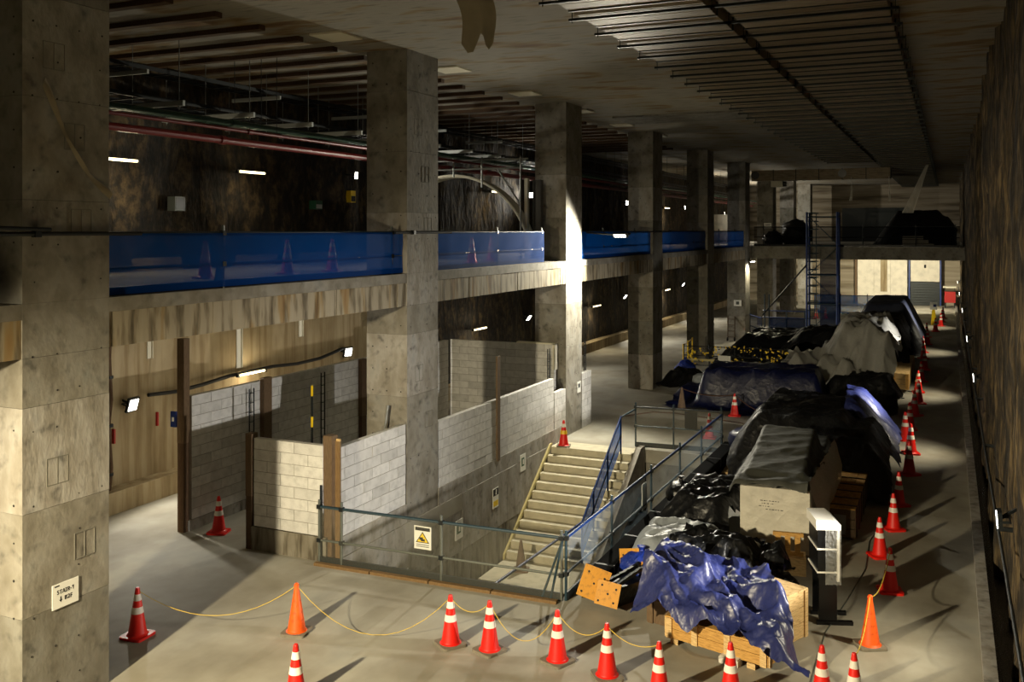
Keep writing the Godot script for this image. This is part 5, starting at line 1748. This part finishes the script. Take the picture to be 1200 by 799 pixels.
func build_left_bay() -> void:
	var st := S()
	path(st, [Vector3(-15.72, 2.25, -15.5), Vector3(-15.7, 2.2, -16.3), Vector3(-15.68, 2.24, -17.1), Vector3(-15.66, 2.32, -18.0), Vector3(-15.66, 2.34, -19.6), Vector3(-15.66, 2.28, -20.6), Vector3(-15.66, 2.30, -21.6), Vector3(-15.66, 2.45, -22.7)], 0.045, 6)
	tag(obj("wall_cable", st, M.cable), "thick black cable slung along the ochre lower wall between lamps", "cable")
	for q in [[-12.4, -12.25, 3.62, 0.05, "pale steel strap hanging from the slab by the tall wooden post"], [-11.2, -13.1, 3.42, 0.06, "long pale steel strap hanging from the slab over the block room"], [-11.4, -15.1, 3.75, 0.05, "short pale steel strap hanging from the slab near the column"]]:
		var t := thing("steel_strap", q[4], "strap", Vector3(q[0], q[2], q[1]))
		st = S()
		bx(st, Vector3(-0.01, 0, -q[3]), Vector3(0.01, 4.56 - q[2], q[3]))
		obj("web", st, M.plate, t)
		st = S()
		bx(st, Vector3(0.01, 0, -q[3]), Vector3(0.04, 4.56 - q[2], -q[3] + 0.015))
		obj("flange", st, M.plate, t)
	for q in [[-15.85, 1.35, -14.7, "short red mark strip on the lower wall near the lamp"], [-15.85, 1.5, -15.9, "red mark strip on the lower wall beside the tall post"]]:
		st = S()
		bx(st, Vector3(q[0] - 0.05, q[1], q[2] - 0.02), Vector3(q[0] + 0.015, q[1] + 0.30, q[2] + 0.02))
		tag(obj("red_strip", st, M.sign_red), q[3], "marker")
	var t := thing("door_sign", "small blue sign on the edge of the tall wooden post", "sign", Vector3(-13.5, 2.15, -14.02))
	st = S()
	bx(st, Vector3(-0.13, -0.13, -0.02), Vector3(0.0, 0.17, 0.02))
	obj("plate", st, M.sign_blue, t)
	st = S()
	bx(st, Vector3(-0.09, -0.02, 0.02), Vector3(-0.04, 0.06, 0.024))
	obj("mark", st, M.paper, t)
	# vertical dark pipe at the wall beside column one
	t = thing("rusty_pipe", "rusty stained downpipe on the lower wall beside the column with the stair sign", "pipe", Vector3(-15.72, 0.45, -14.45))
	st = S()
	var pts := []
	for i in 9:
		pts.append(Vector3(0.02 * sin(i * 1.7), i * 0.46, 0.02 * cos(i * 2.3)))
	path(st, pts, 0.05, 8)
	obj("pipe", st, M.wood_dark, t)
	for i in 4:
		st = S()
		tube(st, Vector3(0, 0.3 + i * 1.0, 0), Vector3(0, 0.36 + i * 1.0, 0), 0.08, 8)
		obj("bracket", st, M.steel_dark, t)
	# stair sign on the first column
	t = thing("stair_sign", "white paper sign reading STAIR-1 on the first column", "sign", Vector3(L + 0.004, 1.38, -8.33))
	t.rotation.y = PI * 0.5
	st = S()
	bx(st, Vector3(-0.19, -0.15, 0.0), Vector3(0.19, 0.15, 0.008))
	obj("sheet", st, M.paper, t)
	var f := SystemFont.new()
	f.font_names = PackedStringArray(["Droid Sans"])
	f.font_weight = 700
	for q in [["STAIR-1", 0.045, 0.0, 0.0011], ["B2F", -0.045, 0.04, 0.0011]]:
		var tm := TextMesh.new()
		tm.text = q[0]
		tm.font = f
		tm.font_size = 64
		tm.pixel_size = q[3]
		tm.depth = 0.002
		tm.material = M.ink
		var o := inst("lettering", tm, t, Vector3(q[2], q[1], 0.009))
	st = S()
	prism(st, PackedVector2Array([Vector2(-0.078, -0.012), Vector2(-0.078, -0.05), Vector2(-0.093, -0.05), Vector2(-0.07, -0.08), Vector2(-0.047, -0.05), Vector2(-0.062, -0.05), Vector2(-0.062, -0.012)]), 0.008, 0.010)
	obj("arrow", st, M.ink, t)
	st = S()
	bx(st, Vector3(-0.16, 0.115, 0.008), Vector3(-0.09, 0.13, 0.01))
	obj("logo_mark", st, M.ink, t)
	for q in [[0.64, 1.55, 0.022, "steel conduit running along the right wall below the work lights"]]:
		t = thing("wall_conduit", q[3], "pipe", Vector3(q[0], q[1], 0))
		st = S()
		tube(st, Vector3(0, 0, -8), Vector3(0, 0, -79), q[2], 8)
		obj("pipe", st, M.steel_dark, t)
		for i in 12:
			st = S()
			bx(st, Vector3(-0.03, -0.03, -9.5 - i * 5.8), Vector3(0.28, 0.03, -9.46 - i * 5.8))
			obj("saddle", st, M.steel_dark, t)
	# torn strip taped to the first column
	st = S()
	st.set_smooth_group(1)
	var prev := []
	for i in 16:
		var v := i / 15.0
		var z := lerpf(-8.0, -9.0, v) 
		var y := 7.62 - 1.35 * v - 0.25 * sin(v * PI)
		var w := 0.02 + 0.09 * pow(1.0 - v, 4.0) + 0.05 * v * v * v
		var row := [Vector3(L + 0.012, y - w, z), Vector3(L + 0.03 + 0.02 * sin(i), y, z - 0.03), Vector3(L + 0.012, y + w, z)]
		if i > 0:
			for j in 2:
				quad(st, prev[j], row[j], row[j + 1], prev[j + 1], Vector3(1, 0, 0))
		prev = row
	tag(obj("torn_strip", st, M.paper_old), "torn beige tape strip peeling off the column with the stair sign", "tape")

func wall_lamp(z: float, energy: float, label: String, aim_dir := Vector3(-1.0, -0.07, 0.0), angle := 30.0) -> void:
	# lamp head on an arm, standing out from the right wall
	var at := Vector3(0.56, 2.05, z)
	var t := flood(at, aim_dir, energy, angle, label, Color(1.0, 0.975, 0.93), 0.2, 2, 0.08, 1.0, 0.0)
	t.set_meta("group", "work lights along the right wall")
	var st := S()
	var inv := t.transform.affine_inverse()
	var sp := SpotLight3D.new()
	sp.name = "spill"
	sp.light_color = Color(1.0, 0.95, 0.82)
	sp.light_energy = 8.0
	sp.spot_angle = 48.0
	sp.spot_angle_attenuation = 1.0
	sp.spot_range = 30.0
	sp.spot_attenuation = 2.0
	sp.light_size = 0.08
	sp.shadow_enabled = true
	t.add_child(sp)
	sp.position = Vector3(0, 0, -0.05)
	sp.basis = t.basis.inverse() * Basis.looking_at(Vector3(-0.72, -0.7, 0), Vector3.BACK)
	bar(st, inv * (at + Vector3(0.06, 0.03, 0)), inv * Vector3(0.80, 2.2, z - 0.05), 0.035, 0.035)
	obj("arm", st, M.steel_dark, t)

func build_lights() -> void:
	# main flood on a pole, left of the viewpoint
	var t := flood(Vector3(-8.0, 5.15, -1.1), Vector3(0.30, -0.68, -1.0), 290.0, 47.0, "main site floodlight on a pole left of the viewpoint", Color(1.0, 0.93, 0.77), 0.4, 2, 0.16, 0.6, 0.0)
	var st := S()
	var inv := t.transform.affine_inverse()
	tube(st, inv * Vector3(-8.0, 0.0, -0.9), inv * Vector3(-8.0, 5.1, -0.92), 0.04, 8)
	obj("pole", st, M.steel_dark, t)
	# four-lamp flood on the upper rail past the stair head
	t = flood(Vector3(-8.75, 5.64, -26.7), Vector3(-0.3, -0.6, 1.0), 80.0, 70.0, "bright four-lamp flood clamped to the upper rail past the bright column", Color(1.0, 0.97, 0.88), 0.42, 4, 0.12, 0.6, 0.0)
	st = S()
	inv = t.transform.affine_inverse()
	bar(st, inv * Vector3(-8.75, 5.66, -26.76), inv * Vector3(-9.92, 5.74, -27.0), 0.04, 0.04)
	obj("arm", st, M.steel_dark, t)
	# left wall, lower level
	flood(Vector3(-15.62, 2.12, -15.0), Vector3(1.0, -0.3, -0.1), 11.0, 74.0, "dazzling square work light on the lower wall beside the rusty pipe", COOL, 0.26, 2, 0.1, 0.4)
	flood(Vector3(-15.6, 2.32, -22.9), Vector3(1.0, -0.25, 0.3), 8.0, 78.0, "square work light on the lower wall above the dark block wall", COOL, 0.24)
	flood(Vector3(-15.6, 2.22, -35.8), Vector3(1.0, -0.7, 0.1), 16.0, 62.0, "square work light low on the dark wall behind the bright column", COOL, 0.24)
	flood(Vector3(-15.6, 2.28, -48.6), Vector3(1.0, -0.7, 0.1), 16.0, 62.0, "square work light low on the dark wall behind the barrier column", COOL, 0.24)
	flood(Vector3(-15.6, 2.3, -60.8), Vector3(1.0, -0.7, 0.1), 16.0, 62.0, "square work light low on the dark wall under the crossing slab", COOL, 0.24)
	tube_lamp(Vector3(-15.58, 2.30, -18.2), Vector3(-15.58, 2.30, -19.2), Vector3(1, 0, 0), 5.0, "lit fluorescent tube on the ochre lower wall above the block room")
	tube_lamp(Vector3(-15.52, 2.22, -30.6), Vector3(-15.52, 2.22, -31.7), Vector3(1, 0, 0), 3.0, "lit fluorescent tube on the lower wall seen over the long block wall")
	tube_lamp(Vector3(-15.52, 2.14, -43.2), Vector3(-15.52, 2.14, -44.4), Vector3(1, 0, 0), 4.0, "lit fluorescent tube on the dark lower wall past the bright column")
	tube_lamp(Vector3(-15.52, 2.2, -56.0), Vector3(-15.52, 2.2, -57.2), Vector3(1, 0, 0), 5.0, "lit fluorescent tube on the dark lower wall past the barrier column")
	# left wall, upper level
	tube_lamp(Vector3(-15.45, 7.25, -14.0), Vector3(-15.45, 7.25, -14.95), Vector3(1, 0, 0), 3.6, "lit fluorescent tube on the upper wall beside the column with the stair sign")
	tube_lamp(Vector3(-15.5, 7.22, -18.1), Vector3(-15.5, 7.22, -19.1), Vector3(1, 0, 0), 1.6, "lit fluorescent tube on the upper wall above the blue netting")
	tube_lamp(Vector3(-15.5, 7.25, -32.0), Vector3(-15.5, 7.25, -33.0), Vector3(1, 0, 0), 2.0, "lit fluorescent tube on the upper wall seen through the white arch")
	tube_lamp(Vector3(-15.5, 7.15, -55.8), Vector3(-15.5, 7.15, -57.0), Vector3(1, 0, 0), 4.0, "lit fluorescent tube on the upper wall past the four-lamp flood")
	flood(Vector3(-15.5, 7.38, -23.15), Vector3(1.0, -0.1, -0.2), 6.0, 80.0, "square work light high on the upper wall beside the yellow sign", COOL, 0.2)
	flood(Vector3(-15.5, 7.24, -35.8), Vector3(0.6, 0.2, 1.0), 9.0, 80.0, "square work light on the upper wall right of the white arch", COOL, 0.22)
	flood(Vector3(-15.5, 7.26, -48.6), Vector3(1.0, 0.0, 0.3), 3.0, 80.0, "square work light on the upper wall behind the four-lamp flood", COOL, 0.24)
	flood(Vector3(-15.5, 7.28, -60.8), Vector3(1.0, 0.1, -0.1), 30.0, 80.0, "square work light on the upper wall before the crossing slab", COOL, 0.24)
	flood(Vector3(-15.5, 7.1, -72.8), Vector3(1.0, 0.1, -0.2), 46.0, 80.0, "farthest square work light on the upper wall", COOL, 0.24)
	# under the crossing slab beside column six
	flood(Vector3(-9.55, 4.12, -51.9), Vector3(0.1, -0.9, 0.2), 12.0, 80.0, "work light under the crossing slab at the column top", Color(1.0, 0.95, 0.80), 0.22, 2, 0.1, 0.6, 0.2)
	flood(Vector3(-4.5, 4.1, -70.0), Vector3(0.0, -0.3, -1.0), 130.0, 60.0, "work light under the crossing slab lighting the cream hoarding", Color(1.0, 0.96, 0.84), 0.25, 2, 0.1, 0.6, 0.0)
	var far_lamp: Node3D = get_child(get_child_count() - 1)
	inv = far_lamp.transform.affine_inverse()
	st = S()
	tube(st, inv * Vector3(-4.5, 4.1, -69.94), inv * Vector3(-4.5, 4.34, -69.94), 0.02, 6)
	obj("hanger", st, M.steel_dark, far_lamp)
	# right wall
	var zl := [-13.9, -27.0, -36.6, -49.6, -62.5, -76.5]
	for i in zl.size():
		wall_lamp(zl[i], [78.0, 62.0, 26.0, 24.0, 24.0, 24.0][i], "square work light on an arm of the rough right wall above the drain")

func _ready() -> void:
	rng.seed = 20240607
	# camera: level, lens shifted down, turned left off the aisle axis
	var cam := Camera3D.new()
	cam.name = "camera"
	add_child(cam)
	cam.position = Vector3(0, 5.8, 0)
	cam.rotation.y = atan(512.0 / 1120.0)
	var near := 0.1
	cam.set_frustum(near * 799.0 / 1120.0, Vector2(0, -near * 129.5 / 1120.0), near, 200.0)
	cam.current = true
	var we := WorldEnvironment.new()
	we.name = "environment"
	var env := Environment.new()
	env.background_mode = Environment.BG_COLOR
	env.background_color = Color(0, 0, 0)
	env.tonemap_mode = Environment.TONE_MAPPER_LINEAR
	env.tonemap_exposure = 0.92
	env.sdfgi_enabled = true
	env.ssao_enabled = true
	env.ssil_enabled = true
	we.environment = env
	add_child(we)
	make_materials()
	build_lights()
	build_shell()
	build_columns()
	build_shaft()
	build_pit()
	build_rails()
	build_goods()
	build_cones()
	build_overhead()
	build_upper()
	build_far()
	build_left_bay()
